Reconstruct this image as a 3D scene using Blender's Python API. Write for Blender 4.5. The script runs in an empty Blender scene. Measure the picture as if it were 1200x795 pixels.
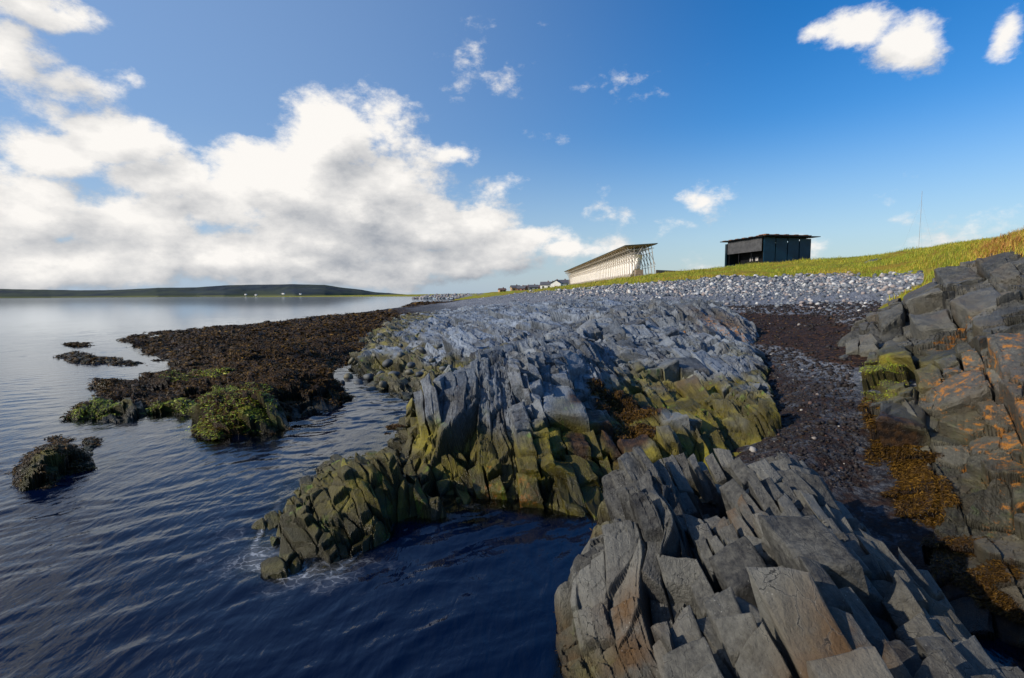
import bpy, math
import numpy as np
from mathutils import Vector, Matrix, Euler

C = bpy.context.scene.collection
SC = bpy.context.scene
R = math.radians
rng = np.random.default_rng(7)

# ------------------------------------------------------------------ camera
CAM_H = 3.0
PITCH = R(5.03)
ROLL = R(-0.42)
cam_d = bpy.data.cameras.new('camera')
cam_d.sensor_width = 36.0
cam_d.lens = 18.0
cam_d.clip_start = 0.05
cam_d.clip_end = 60000
cam = bpy.data.objects.new('camera', cam_d)
C.objects.link(cam)
ROT = Matrix.Rotation(math.pi / 2 - PITCH, 3, 'X') @ Matrix.Rotation(ROLL, 3, 'Z')
cam.matrix_world = Matrix.Translation((0, 0, CAM_H)) @ ROT.to_4x4()
SC.camera = cam
RN = np.array(ROT)

# ------------------------------------------------------------------ light
SUN_AZ, SUN_EL = -110.0, 27.0
SUN_DIR = Vector((math.sin(R(SUN_AZ)) * math.cos(R(SUN_EL)), math.cos(R(SUN_AZ)) * math.cos(R(SUN_EL)), math.sin(R(SUN_EL))))
sun_d = bpy.data.lights.new('sun', 'SUN')
sun_d.energy = 4.8
sun_d.angle = R(0.53)
sun_d.color = (1.0, 0.9, 0.76)
sun = bpy.data.objects.new('sun', sun_d)
C.objects.link(sun)
sun.rotation_euler = (-SUN_DIR).to_track_quat('-Z', 'Y').to_euler()
SC.view_settings.view_transform = 'Standard'
SC.view_settings.look = 'None'
SC.view_settings.gamma = 1.0
SC.view_settings.exposure = 0.0
SC.view_settings.use_curve_mapping = False


def ray(px, py):
    v = RN @ np.array([(px - 600) / 600.0, -(py - 397.5) / 600.0, -1.0])
    return v / np.linalg.norm(v)


def G(px, py, z):                       # the point of height z seen at photo pixel px, py
    v = ray(px, py)
    t = (z - CAM_H) / v[2]
    return (v[0] * t, v[1] * t, z)


def D(px, py, d):                       # the point at depth d (metres north) seen at px, py
    v = ray(px, py)
    t = d / v[1]
    return (v[0] * t, d, CAM_H + v[2] * t)


# ------------------------------------------------------------------ node helpers
class NT:
    def __init__(s, tree):
        s.t = tree

    def n(s, typ, **kw):
        nd = s.t.nodes.new(typ)
        for k, v in kw.items():
            setattr(nd, k, v)
        return nd

    def put(s, sock, v):
        if isinstance(v, bpy.types.NodeSocket):
            s.t.links.new(v, sock)
        elif v is not None:
            if sock.type == 'RGBA' and len(v) == 3:
                v = (*v, 1)
            sock.default_value = v

    def math(s, op, a, b=None, c=None, clamp=False):
        nd = s.n('ShaderNodeMath', operation=op, use_clamp=clamp)
        s.put(nd.inputs[0], a)
        if b is not None: s.put(nd.inputs[1], b)
        if c is not None: s.put(nd.inputs[2], c)
        return nd.outputs[0]

    def vm(s, op, a, b=None, out=0):
        nd = s.n('ShaderNodeVectorMath', operation=op)
        s.put(nd.inputs[0], a)
        if b is not None: s.put(nd.inputs[1], b)
        return nd.outputs[out]

    def mix(s, f, a, b, mode='MIX'):
        nd = s.n('ShaderNodeMix', data_type='RGBA', blend_type=mode)
        nd.clamp_factor = True
        s.put(nd.inputs[0], f); s.put(nd.inputs[6], a); s.put(nd.inputs[7], b)
        return nd.outputs[2]

    def noise(s, vec, scale, detail=4, rough=0.55, dist=0.0, out=0):
        nd = s.n('ShaderNodeTexNoise')
        s.put(nd.inputs['Vector'], vec)
        nd.inputs['Scale'].default_value = scale
        nd.inputs['Detail'].default_value = detail
        nd.inputs['Roughness'].default_value = rough
        nd.inputs['Distortion'].default_value = dist
        return nd.outputs[out]

    def voro(s, vec, scale, feature='F1', out='Distance', rand=1.0):
        nd = s.n('ShaderNodeTexVoronoi', feature=feature)
        s.put(nd.inputs['Vector'], vec)
        nd.inputs['Scale'].default_value = scale
        nd.inputs['Randomness'].default_value = rand
        return nd.outputs[out]

    def ramp(s, v, lo, hi, a=0.0, b=1.0, smooth=True):
        nd = s.n('ShaderNodeMapRange')
        nd.interpolation_type = 'SMOOTHSTEP' if smooth else 'LINEAR'
        s.put(nd.inputs[0], v)
        for i, q in enumerate((lo, hi, a, b)):
            s.put(nd.inputs[i + 1], q)
        return nd.outputs[0]

    def attr(s, name):
        nd = s.n('ShaderNodeAttribute', attribute_name=name)
        return nd.outputs['Fac']

    def comb(s, x, y, z):
        nd = s.n('ShaderNodeCombineXYZ')
        s.put(nd.inputs[0], x); s.put(nd.inputs[1], y); s.put(nd.inputs[2], z)
        return nd.outputs[0]

    def sep(s, v):
        nd = s.n('ShaderNodeSeparateXYZ')
        s.put(nd.inputs[0], v)
        return nd.outputs

    def bump(s, h, dist, strength=1.0, normal=None):
        nd = s.n('ShaderNodeBump')
        nd.inputs['Strength'].default_value = strength
        nd.inputs['Distance'].default_value = dist
        s.put(nd.inputs['Height'], h)
        if normal is not None: s.put(nd.inputs['Normal'], normal)
        return nd.outputs[0]


def mat_new(name):
    m = bpy.data.materials.new(name)
    m.use_nodes = True
    nt = NT(m.node_tree)
    b = m.node_tree.nodes['Principled BSDF']
    return m, nt, b


# ------------------------------------------------------------------ sky
def build_world():
    w = bpy.data.worlds.new("World")
    SC.world = w
    w.use_nodes = True
    t = NT(w.node_tree)
    bg = w.node_tree.nodes['Background']
    out = w.node_tree.nodes['World Output']
    sky = t.n('ShaderNodeTexSky', sky_type='NISHITA')
    sky.sun_disc = False
    sky.sun_elevation = R(SUN_EL)
    sky.sun_rotation = R(SUN_AZ)
    sky.air_density = 1.25
    sky.dust_density = 0.6
    sky.ozone_density = 3.0
    hs = t.n('ShaderNodeHueSaturation')
    hs.inputs['Saturation'].default_value = 1.45
    hs.inputs['Value'].default_value = 1.0
    t.put(hs.inputs['Color'], sky.outputs[0])
    bg.inputs[1].default_value = 0.15
    # ---- cloud density as a node group over direction
    g = bpy.data.node_groups.new('cloud_density', 'ShaderNodeTree')
    g.interface.new_socket('Vector', in_out='INPUT', socket_type='NodeSocketVector')
    g.interface.new_socket('Density', in_out='OUTPUT', socket_type='NodeSocketFloat')
    q = NT(g)
    gi = g.nodes.new('NodeGroupInput'); go = g.nodes.new('NodeGroupOutput')
    v = gi.outputs[0]
    x, y, z = q.sep(v)[0:3]
    az = q.math('ARCTAN2', x, y)
    el = q.math('ARCSINE', z)
    wn = q.noise(v, 3.2, 3, 0.55, out='Color')
    wn2 = q.vm('SUBTRACT', wn, (0.5, 0.5, 0.5))
    pos = q.comb(az, el, 0.0)
    wv = q.vm('MULTIPLY', wn2, (0.16, 0.11, 0.0))
    pos = q.vm('ADD', pos, wv)
    blobs = [  # px, py, rx, ry, weight
        (40, 10, 105, 30, 1.0), (30, 70, 80, 50, .8), (90, 105, 60, 30, .7), (150, 165, 100, 34, 1.0), (60, 180, 90, 40, .9),
        (25, 240, 110, 60, 1.0), (150, 262, 140, 48, 1.0), (170, 100, 28, 16, .35), (70, 120, 110, 50, .55), (20, 50, 60, 50, .8), (190, 215, 90, 40, .82),
        (385, 165, 66, 62, 1.1), (350, 225, 120, 55, 1.15), (440, 235, 110, 60, 1.1), (520, 262, 110, 40, 1.1),
        (600, 283, 95, 26, 1.0), (655, 292, 60, 14, .8), (450, 150, 60, 45, .62), (510, 178, 48, 15, .55), (270, 255, 90, 45, .85), (400, 275, 150, 40, 1.0), (480, 225, 70, 40, .6),
        (300, 305, 380, 34, 1.1), (60, 305, 260, 40, 1.1), (-120, 260, 190, 120, 1.2), (-160, 60, 170, 110, 1.0), (-340, 180, 240, 230, 1.1), (-150, -170, 260, 170, 1.0), (520, 300, 190, 24, 1.0),
        (560, 62, 56, 36, .17), (600, 94, 52, 34, .24), (535, 105, 30, 14, .2), (617, 155, 34, 15, .22), (710, 107, 44, 15, .16),
        (567, 224, 28, 16, .24), (710, 242, 32, 14, .26),
        (1000, 28, 64, 34, .85), (1052, 50, 56, 42, .85), (965, 36, 34, 24, .6), (1195, 32, 36, 32, .8), (1290, 20, 80, 50, 1.0),
        (842, 232, 50, 18, .30), (800, 258, 46, 14, .24), (1110, 262, 130, 22, .16), (1000, 288, 130, 18, .22),
        (730, 288, 60, 12, .16), (800, 300, 90, 12, .18), (1190, 240, 90, 22, .14)]

    def azel(px, py):
        d = ray(px, py)
        return math.atan2(d[0], d[1]), math.asin(d[2])
    acc = None
    for (px, py, rx, ry, wt) in blobs:
        if wt >= .8: wt = wt * 1.15
        a0, e0 = azel(px, py)
        ra = abs(azel(px + rx, py)[0] - azel(px - rx, py)[0]) / 2
        re = abs(azel(px, py - ry)[1] - azel(px, py + ry)[1]) / 2
        d = q.vm('SUBTRACT', pos, (a0, e0, 0))
        d = q.vm('MULTIPLY', d, (1 / ra, 1 / re, 0))
        l = q.vm('LENGTH', d, out='Value')
        f = q.math('MULTIPLY_ADD', l, -wt, wt)
        acc = f if acc is None else q.math('SMOOTH_MAX', acc, f, 0.12)
    # clouds outside the frame: scattered cumulus all round
    vs = q.vm('MULTIPLY', v, (1.0, 1.0, 2.2))
    gen = q.noise(vs, 2.3, 2, 0.5)
    gen = q.ramp(gen, 0.5, 0.72, -0.7, 0.75, False)
    outm = q.ramp(q.math('ABSOLUTE', q.math('SUBTRACT', az, 0.0)), 0.86, 1.15)
    gen = q.math('SUBTRACT', gen, q.ramp(outm, 0, 1, 3.0, 0.0, False))
    acc = q.math('MAXIMUM', acc, gen)
    # billows
    vb = q.vm('MULTIPLY', v, (1.0, 1.0, 1.6))
    n1 = q.noise(vb, 8.0, 9, 0.68)
    n2 = q.math('ABSOLUTE', q.math('SUBTRACT', q.noise(vb, 13.0, 2, 0.5), 0.5))
    h = q.math('MULTIPLY_ADD', n1, 1.9, -0.95)
    h = q.math('ADD', h, q.math('MULTIPLY_ADD', n2, .9, -0.08))
    dn = q.math('ADD', acc, h)
    q.put(go.inputs[0], dn)

    def dens(vec):
        nd = t.n('ShaderNodeGroup')
        nd.node_tree = g
        t.put(nd.inputs[0], vec)
        return nd.outputs[0]
    tc = t.n('ShaderNodeTexCoord')
    v = t.vm('NORMALIZE', tc.outputs['Generated'])
    d0 = dens(v)
    off = (-0.030, 0.0, 0.042)
    d1 = dens(t.vm('NORMALIZE', t.vm('ADD', v, off)))
    off2 = (-0.07, 0.0, 0.11)
    d2 = dens(t.vm('NORMALIZE', t.vm('ADD', v, off2)))
    alpha = t.ramp(d0, 0.02, 0.50)
    sh = t.math('ADD', t.math('MULTIPLY', t.math('SUBTRACT', d0, d1), 0.62), t.math('MULTIPLY', t.math('SUBTRACT', d0, d2), 0.34))
    thick = t.ramp(d0, 0.2, 1.1, 0.0, 1.0)
    lit = t.math('ADD', t.math('ADD', sh, 0.70), t.math('MULTIPLY', thick, -0.30))
    z = t.sep(v)[2]
    lit = t.math('ADD', lit, t.math('MULTIPLY_ADD', t.noise(t.vm('MULTIPLY', v, (1, 1, 2.2)), 9.0, 5, .6), 1.1, -.55))
    lit = t.math('ADD', lit, t.ramp(t.vm('DOT_PRODUCT', v, (-0.80, 0.45, 0.15), out='Value'), .3, .9, 0, .18))
    lit = t.math('MULTIPLY', lit, 0.86)
    # flat grey bases low down
    lit = t.math('SUBTRACT', lit, t.ramp(z, 0.02, 0.17, 0.08, 0.0))
    lit = t.math('MAXIMUM', t.math('MINIMUM', lit, 1.0), 0.0)
    ccol = t.mix(lit, (0.34, 0.37, 0.42), (0.98, 0.95, 0.91))
    skc = hs.outputs[0]
    # bright milky band close to the horizon
    hz = t.ramp(z, 0.0, 0.30, 0.62, 0.0)
    skc2 = t.mix(hz, t.vm('MULTIPLY', skc, (0.100, 0.112, 0.140)), (0.50, 0.63, 0.76))
    hv = t.vm('DOT_PRODUCT', v, (-0.80, 0.45, 0.15), out='Value')
    skc2 = t.mix(t.ramp(hv, 0.05, 0.95, 0.0, 0.55), skc2, (0.36, 0.50, 0.72))
    cc = t.mix(alpha, skc2, ccol)
    t.put(bg.inputs[0], cc)
    bg.inputs[1].default_value = 1.0
    w.cycles.sampling_method = 'MANUAL'
    w.cycles.sample_map_resolution = 512


build_world()


# ------------------------------------------------------------------ numpy noise
def rnd(i, j, s):
    i = i.astype(np.int64); j = np.asarray(j).astype(np.int64)
    n = (i * 374761393 + j * 668265263 + s * 982451653) & 0xffffffff
    n = ((n ^ (n >> 13)) * 1274126177) & 0xffffffff
    n = ((n ^ (n >> 15)) * 2246822519) & 0xffffffff
    n = n ^ (n >> 16)
    return (n & 0xffffff) / float(0xffffff)


def vnoise(x, y, s):
    xi = np.floor(x); yi = np.floor(y)
    fx = x - xi; fy = y - yi
    fx = fx * fx * fx * (fx * (fx * 6 - 15) + 10); fy = fy * fy * fy * (fy * (fy * 6 - 15) + 10)
    xi = xi.astype(np.int64); yi = yi.astype(np.int64)
    a = rnd(xi, yi, s); b = rnd(xi + 1, yi, s); c = rnd(xi, yi + 1, s); d = rnd(xi + 1, yi + 1, s)
    return (a * (1 - fx) + b * fx) * (1 - fy) + (c * (1 - fx) + d * fx) * fy * 1.0


def fbm(x, y, s, oct=4, gain=0.5):
    r = 0; amp = 1.0; tot = 0
    for o in range(oct):
        r = r + amp * (vnoise(x, y, s + o * 17) - 0.5)
        tot += amp; amp *= gain
        x = x * 2.03 + 13.7; y = y * 2.03 + 7.1
    return r / tot * 2


def sstep(a, b, x):
    t = np.clip((x - a) / (b - a), 0, 1)
    return t * t * (3 - 2 * t)


def bricks(u, v, su, sv, seed):
    """split the plane into slabs: layers across u, each broken along v. returns a hash id pair, offsets from the cell centre, edge distances"""
    U = u / su
    k = np.floor(U)
    best = np.full(U.shape, 1e9); second = np.full(U.shape, 1e9); bi = np.zeros(U.shape)
    for o in (-1, 0, 1):
        c = k + o
        p = c + 0.5 + (rnd(c, c * 0, seed) - .5) * 0.8
        d = np.abs(U - p)
        m = d < best
        second = np.where(m, best, np.minimum(second, d))
        bi = np.where(m, c, bi); best = np.where(m, d, best)
    pu = bi + 0.5 + (rnd(bi, bi * 0, seed) - .5) * 0.8
    eu = (second - best) * su * 0.5
    ls = 0.6 + 1.1 * rnd(bi, bi * 0 + 3, seed + 1)
    V = v / sv / ls + 37.3 * rnd(bi, bi * 0 + 5, seed + 2)
    # slanting joints
    V = V + (U - pu) * (rnd(bi, bi * 0 + 8, seed + 3) - .5) * 0.9
    k = np.floor(V)
    best = np.full(U.shape, 1e9); second = np.full(U.shape, 1e9); bj = np.zeros(U.shape)
    for o in (-1, 0, 1):
        c = k + o
        p = c + 0.5 + (rnd(bi, c, seed + 7) - .5) * 0.8
        d = np.abs(V - p)
        m = d < best
        second = np.where(m, best, np.minimum(second, d))
        bj = np.where(m, c, bj); best = np.where(m, d, best)
    pv = bj + 0.5 + (rnd(bi, bj, seed + 7) - .5) * 0.8
    ev = (second - best) * sv * ls * 0.5
    return bi, bj, (U - pu) * su, (V - pv) * sv * ls, eu, ev


def cells(u, v, s, seed, jit=0.9):
    """Voronoi cells: ids, offsets, edge distance"""
    U = u / s; V = v / s
    ku = np.floor(U); kv = np.floor(V)
    b1 = np.full(U.shape, 1e9); b2 = np.full(U.shape, 1e9)
    bi = np.zeros(U.shape); bj = np.zeros(U.shape); du = np.zeros(U.shape); dv = np.zeros(U.shape)
    for oi in (-1, 0, 1):
        for oj in (-1, 0, 1):
            ci = ku + oi; cj = kv + oj
            pu = ci + .5 + (rnd(ci, cj, seed) - .5) * jit
            pv = cj + .5 + (rnd(ci, cj, seed + 1) - .5) * jit
            d = np.hypot(U - pu, V - pv)
            m = d < b1
            b2 = np.where(m, b1, np.minimum(b2, d))
            bi = np.where(m, ci, bi); bj = np.where(m, cj, bj)
            du = np.where(m, U - pu, du); dv = np.where(m, V - pv, dv)
            b1 = np.where(m, d, b1)
    return bi, bj, du * s, dv * s, (b2 - b1) * s * .5, b1


class RBF:
    def __init__(s, pts, vals, st=1.0):
        p = np.array(pts, float)
        s.st = st
        s.q = np.stack([p[:, 0] / p[:, 1], np.log(p[:, 1]) * st], 1)
        n = len(p)
        d = np.sqrt((s.q[:, None, 0] - s.q[None, :, 0]) ** 2 + (s.q[:, None, 1] - s.q[None, :, 1]) ** 2 + 0.0002)
        A = np.zeros((n + 1, n + 1))
        A[:n, :n] = -d + 0  # linear kernel
        A[:n, :n] += np.eye(n) * 0.002
        A[:n, n] = 1; A[n, :n] = 1
        b = np.zeros(n + 1); b[:n] = vals
        s.w = np.linalg.solve(A, b)

    def __call__(s, x, y):
        y = np.maximum(y, 0.2)
        a = x / y; t = np.log(y) * s.st
        r = np.full(a.shape, s.w[-1])
        for i in range(len(s.q)):
            r -= s.w[i] * np.sqrt((a - s.q[i, 0]) ** 2 + (t - s.q[i, 1]) ** 2 + 0.0002)
        return r


def poly_sd(x, y, poly):
    """signed distance to a polygon, positive outside"""
    P = np.array(poly, float)
    d = np.full(x.shape, 1e18); inside = np.zeros(x.shape, bool)
    n = len(P)
    for i in range(n):
        ax, ay = P[i]; bx, by = P[(i + 1) % n]
        ex, ey = bx - ax, by - ay
        wx, wy = x - ax, y - ay
        t = np.clip((wx * ex + wy * ey) / (ex * ex + ey * ey + 1e-12), 0, 1)
        d = np.minimum(d, (wx - ex * t) ** 2 + (wy - ey * t) ** 2)
        c = ((ay > y) != (by > y))
        if by != ay:
            xi = (bx - ax) * (y - ay) / (by - ay) + ax
            inside ^= c & (x < xi)
    d = np.sqrt(d)
    return np.where(inside, -d, d)


# ------------------------------------------------------------------ mesh helpers
def mesh_np(name, verts, faces, mats, attrs=None, smooth=False, mat_idx=None, parent=None):
    """verts (n,3); faces (m,k) with k = 3 or 4"""
    me = bpy.data.meshes.new(name)
    n = len(verts); m, k = faces.shape
    me.vertices.add(n); me.loops.add(m * k); me.polygons.add(m)
    me.vertices.foreach_set('co', np.ascontiguousarray(verts, np.float32).ravel())
    me.loops.foreach_set('vertex_index', np.ascontiguousarray(faces, np.int32).ravel())
    me.polygons.foreach_set('loop_start', np.arange(0, m * k, k, dtype=np.int32))
    me.polygons.foreach_set('loop_total', np.full(m, k, np.int32))
    me.polygons.foreach_set('use_smooth', np.full(m, smooth, bool))
    if mat_idx is not None:
        me.polygons.foreach_set('material_index', mat_idx.astype(np.int32))
    me.update(calc_edges=True)
    for a, vals in (attrs or {}).items():
        at = me.attributes.new(a, 'FLOAT', 'POINT')
        at.data.foreach_set('value', np.ascontiguousarray(vals, np.float32).ravel())
    for mt in (mats if isinstance(mats, (list, tuple)) else [mats]):
        me.materials.append(mt)
    o = bpy.data.objects.new(name, me)
    C.objects.link(o)
    if parent is not None:
        o.parent = parent
    return o


def grid_faces(r, c, keep=None):
    i = np.arange(r * c).reshape(r, c)
    f = np.stack([i[:-1, :-1], i[:-1, 1:], i[1:, 1:], i[1:, :-1]], -1)
    if keep is not None:
        k = keep[:-1, :-1] | keep[:-1, 1:] | keep[1:, 1:] | keep[1:, :-1]
        f = f[k]
    return f.reshape(-1, 4)


def grid_mesh(name, X, Y, Z, mats, attrs, keep, smooth=False):
    f = grid_faces(*X.shape, keep)
    used, inv = np.unique(f, return_inverse=True)
    f = inv.reshape(f.shape)
    V = np.stack([X.ravel(), Y.ravel(), Z.ravel()], 1)[used]
    at = {k: v.ravel()[used] for k, v in attrs.items()}
    return mesh_np(name, V, f, mats, at, smooth)


def tag(o, label=None, cat=None, group=None, kind=None):
    if label: o['label'] = label
    if cat: o['category'] = cat
    if group: o['group'] = group
    if kind: o['kind'] = kind
    return o


def empty(name, loc, rz=0.0):
    o = bpy.data.objects.new(name, None)
    o.empty_display_size = 0.2
    o.location = loc; o.rotation_euler = (0, 0, rz)
    C.objects.link(o)
    return o


def polar(a0, a1, y0, y1, da, dt):
    na = int((a1 - a0) / da) + 2; nt = int(math.log(y1 / y0) / dt) + 2
    a = np.linspace(a0, a1, na); t = np.linspace(math.log(y0), math.log(y1), nt)
    A, T = np.meshgrid(a, t)
    Y = np.exp(T)
    return A * Y, Y


class MB:
    """collects convex pieces, links them as ONE mesh"""
    def __init__(s):
        s.v = []; s.f = []

    def box(s, x0, x1, y0, y1, z0, z1):
        return s.hexa([(x0, y0, z0), (x1, y0, z0), (x1, y1, z0), (x0, y1, z0), (x0, y0, z1), (x1, y0, z1), (x1, y1, z1), (x0, y1, z1)])

    def hexa(s, p):
        b = len(s.v)
        s.v += [tuple(q) for q in p]
        for q in ((0, 3, 2, 1), (4, 5, 6, 7), (0, 1, 5, 4), (1, 2, 6, 5), (2, 3, 7, 6), (3, 0, 4, 7)):
            s.f.append([b + k for k in q])
        return s

    def bar(s, p, q, w, h=None):
        h = h or w
        p = Vector(p); q = Vector(q); d = (q - p).normalized()
        up = Vector((0, 0, 1)) if abs(d.z) < 0.95 else Vector((0, 1, 0))
        sx = d.cross(up).normalized() * w / 2; sy = d.cross(sx).normalized() * h / 2
        return s.hexa([p - sx - sy, p + sx - sy, p + sx + sy, p - sx + sy, q - sx - sy, q + sx - sy, q + sx + sy, q - sx + sy])

    def poly(s, pts):
        b = len(s.v)
        s.v += [tuple(q) for q in pts]
        s.f.append(list(range(b, b + len(pts))))
        return s

    def build(s, name, mat, parent=None, loc=None, rz=0, bevel=0):
        me = bpy.data.meshes.new(name)
        me.from_pydata([tuple(map(float, q)) for q in s.v], [], s.f)
        me.materials.append(mat)
        o = bpy.data.objects.new(name, me)
        C.objects.link(o)
        if parent is not None: o.parent = parent
        if loc is not None: o.location = loc
        o.rotation_euler.z = rz
        if bevel:
            m = o.modifiers.new('bevel', 'BEVEL'); m.width = bevel; m.segments = 1
        return o


# ------------------------------------------------------------------ materials
def rock_material(name, base_a, base_b, strike=0.0, spec=.38):
    m, t, b = mat_new(name)
    geo = t.n('ShaderNodeNewGeometry')
    P = geo.outputs['Position']
    z = t.sep(P)[2]
    tone = t.attr('tone'); crack = t.attr('crack'); alg = t.attr('algae'); lich = t.attr('lichen'); weed = t.attr('weed'); wet = t.attr('wet'); rust = t.attr('rust')
    # bedding streaks run along the strike
    mp = t.n('ShaderNodeMapping'); mp.inputs['Rotation'].default_value = (0, 0, strike); mp.inputs['Scale'].default_value = (9.0, 1.1, 5.0)
    t.put(mp.inputs['Vector'], P)
    streak = t.noise(mp.outputs[0], 1.0, 6, 0.62)
    mott = t.noise(P, 2.4, 6, 0.6)
    fine = t.noise(P, 22.0, 6, 0.7)
    f = t.math('ADD', t.math('MULTIPLY', tone, 0.50), t.math('ADD', t.math('MULTIPLY', streak, 0.5), t.math('MULTIPLY', mott, 0.45)))
    f = t.math('ADD', f, t.math('MULTIPLY_ADD', fine, 0.8, -0.40))
    col = t.mix(t.ramp(f, 0.35, 1.05), base_a, base_b)
    # warm stained faces
    col = t.mix(t.math('MULTIPLY', rust, t.ramp(mott, 0.34, 0.52)), col, (0.095, 0.050, 0.016))
    warm = t.noise(P, 1.3, 3, 0.5)
    col = t.mix(t.ramp(warm, 0.52, 0.75, 0, 0.55), col, (0.085, 0.072, 0.045))
    # pale crust flecks (barnacles, salt) and quartz veins
    fl = t.voro(P, 38.0)
    flm = t.math('MULTIPLY', t.ramp(fl, 0.18, 0.10), t.ramp(t.noise(P, 3.1, 3), 0.55, 0.66))
    col = t.mix(t.math('MULTIPLY', flm, 0.55), col, (0.42, 0.42, 0.38))
    vq = t.vm('ADD', P, t.vm('MULTIPLY', t.noise(P, 4.0, 5, 0.65, out='Color'), (0.16, 0.16, 0.16)))
    vh = t.voro(t.vm('MULTIPLY', vq, (1.5, .8, 1.0)), 5.0, 'DISTANCE_TO_EDGE')
    hm = t.ramp(t.noise(P, 1.6, 3), .44, .56)
    col = t.mix(t.math('MULTIPLY', t.ramp(vh, .05, .015, 0, .12), hm), col, (0.30, 0.30, 0.27))
    col = t.mix(t.math('MULTIPLY', t.ramp(vh, .014, .004, 0, .9), hm), col, (0.008, 0.008, 0.008))
    # algae: olive with greener drifts
    ga = t.noise(P, 1.7, 5, 0.6)
    gcol = t.mix(t.ramp(ga, 0.45, 0.68), (0.060, 0.048, 0.003), (0.185, 0.155, 0.009))
    g2 = t.noise(t.vm('MULTIPLY', P, (1, 1, .4)), 2.9, 6, 0.7)
    gcol = t.mix(t.ramp(g2, 0.58, 0.70, 0, .8), gcol, (0.15, 0.24, 0.012))
    am = t.math('MULTIPLY', alg, t.ramp(t.math('ADD', fine, t.math('MULTIPLY', tone, .25)), 0.30, 0.62, 0.45, 1.0), clamp=True)
    col = t.mix(am, col, gcol)
    # orange lichen, ragged
    ln = t.noise(P, 6.5, 9, 0.78)
    lm = t.math('MULTIPLY', t.ramp(t.math('ADD', t.math('MULTIPLY', lich, 0.20), ln), 0.68, 0.76), t.ramp(lich, 0.02, 0.12))
    lc = t.mix(t.noise(P, 19.0, 4), (0.28, 0.085, 0.006), (0.50, 0.22, 0.02))
    col = t.mix(t.math('MULTIPLY', lm, 0.85), col, lc)
    # clinging weed
    wc = t.mix(t.ramp(t.noise(P, 9.0, 5), 0.4, 0.65), (0.012, 0.006, 0.003), (0.06, 0.028, 0.008))
    col = t.mix(weed, col, wc)
    # shade inside the cracks, painted dark into the rock colour
    col = t.mix(t.math('MULTIPLY', crack, 0.7), col, (0.012, 0.011, 0.010))
    wd = t.math('MULTIPLY', wet, 0.55)
    col = t.mix(wd, col, t.mix(0.9, col, (0, 0, 0)))
    t.put(b.inputs['Base Color'], col)
    rg = t.ramp(t.math('ADD', fine, t.math('MULTIPLY', wet, -0.5)), 0.1, 0.75, 0.28, 0.72)
    t.put(b.inputs['Roughness'], rg)
    b.inputs['Specular IOR Level'].default_value = spec
    # bump
    mp2 = t.n('ShaderNodeMapping'); mp2.inputs['Rotation'].default_value = (0, 0, strike); mp2.inputs['Scale'].default_value = (30.0, 3.0, 16.0)
    t.put(mp2.inputs['Vector'], P)
    st2 = t.noise(mp2.outputs[0], 1.0, 5, 0.65)
    vw = t.vm('ADD', P, t.vm('MULTIPLY', t.noise(P, 6.0, 4, 0.6, out='Color'), (0.10, 0.10, 0.10)))
    ve = t.voro(vw, 5.5, 'DISTANCE_TO_EDGE')
    ve2 = t.voro(vw, 14.0, 'DISTANCE_TO_EDGE')
    cr = t.math('ADD', t.ramp(ve, 0.0, 0.03, 0, .7), t.ramp(ve2, 0.0, 0.07, 0, 0.1))
    h = t.math('ADD', t.math('MULTIPLY', st2, 1.1), t.math('MULTIPLY', t.math('MULTIPLY', cr, 0.35), t.ramp(t.noise(P, 1.9, 3), .42, .6)))
    h = t.math('ADD', h, t.math('MULTIPLY', t.noise(P, 36.0, 7, 0.75), 1.2))
    nb = t.bump(h, 0.018, 0.95)
    t.put(b.inputs['Normal'], nb)
    return m


M = {}
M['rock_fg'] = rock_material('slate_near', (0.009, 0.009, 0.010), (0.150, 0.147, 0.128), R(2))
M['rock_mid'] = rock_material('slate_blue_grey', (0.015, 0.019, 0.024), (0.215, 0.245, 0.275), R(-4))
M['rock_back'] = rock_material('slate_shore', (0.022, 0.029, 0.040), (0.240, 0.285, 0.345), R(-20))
M['rock_reef'] = rock_material('slate_reef', (0.008, 0.010, 0.010), (0.045, 0.050, 0.052), R(-10), .18)
M['rock_cliff'] = rock_material('slate_cliff', (0.012, 0.013, 0.012), (0.140, 0.136, 0.116), R(12))


def stuff_mat(name, cols, rough=0.6, attr='tone', spec=0.5, bump=0.0, trans=0.0):
    m, t, b = mat_new(name)
    nd = t.n('ShaderNodeValToRGB')
    el = nd.color_ramp.elements
    while len(el) < len(cols): el.new(0.5)
    for i, c in enumerate(cols):
        el[i].position = i / (len(cols) - 1); el[i].color = (*c, 1)
    t.put(nd.inputs[0], t.attr(attr))
    P = t.n('ShaderNodeNewGeometry').outputs['Position']
    n = t.noise(P, 25.0, 4, 0.6)
    col = t.mix(t.ramp(n, 0.3, 0.7, 0.0, 0.35), nd.outputs[0], t.vm('MULTIPLY', nd.outputs[0], (0.5, 0.5, 0.5)))
    t.put(b.inputs['Base Color'], col)
    b.inputs['Roughness'].default_value = rough
    b.inputs['Specular IOR Level'].default_value = spec
    if bump: t.put(b.inputs['Normal'], t.bump(t.noise(P, 60.0, 4, 0.6), bump))
    if trans: b.inputs['Transmission Weight'].default_value = trans
    return m


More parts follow.
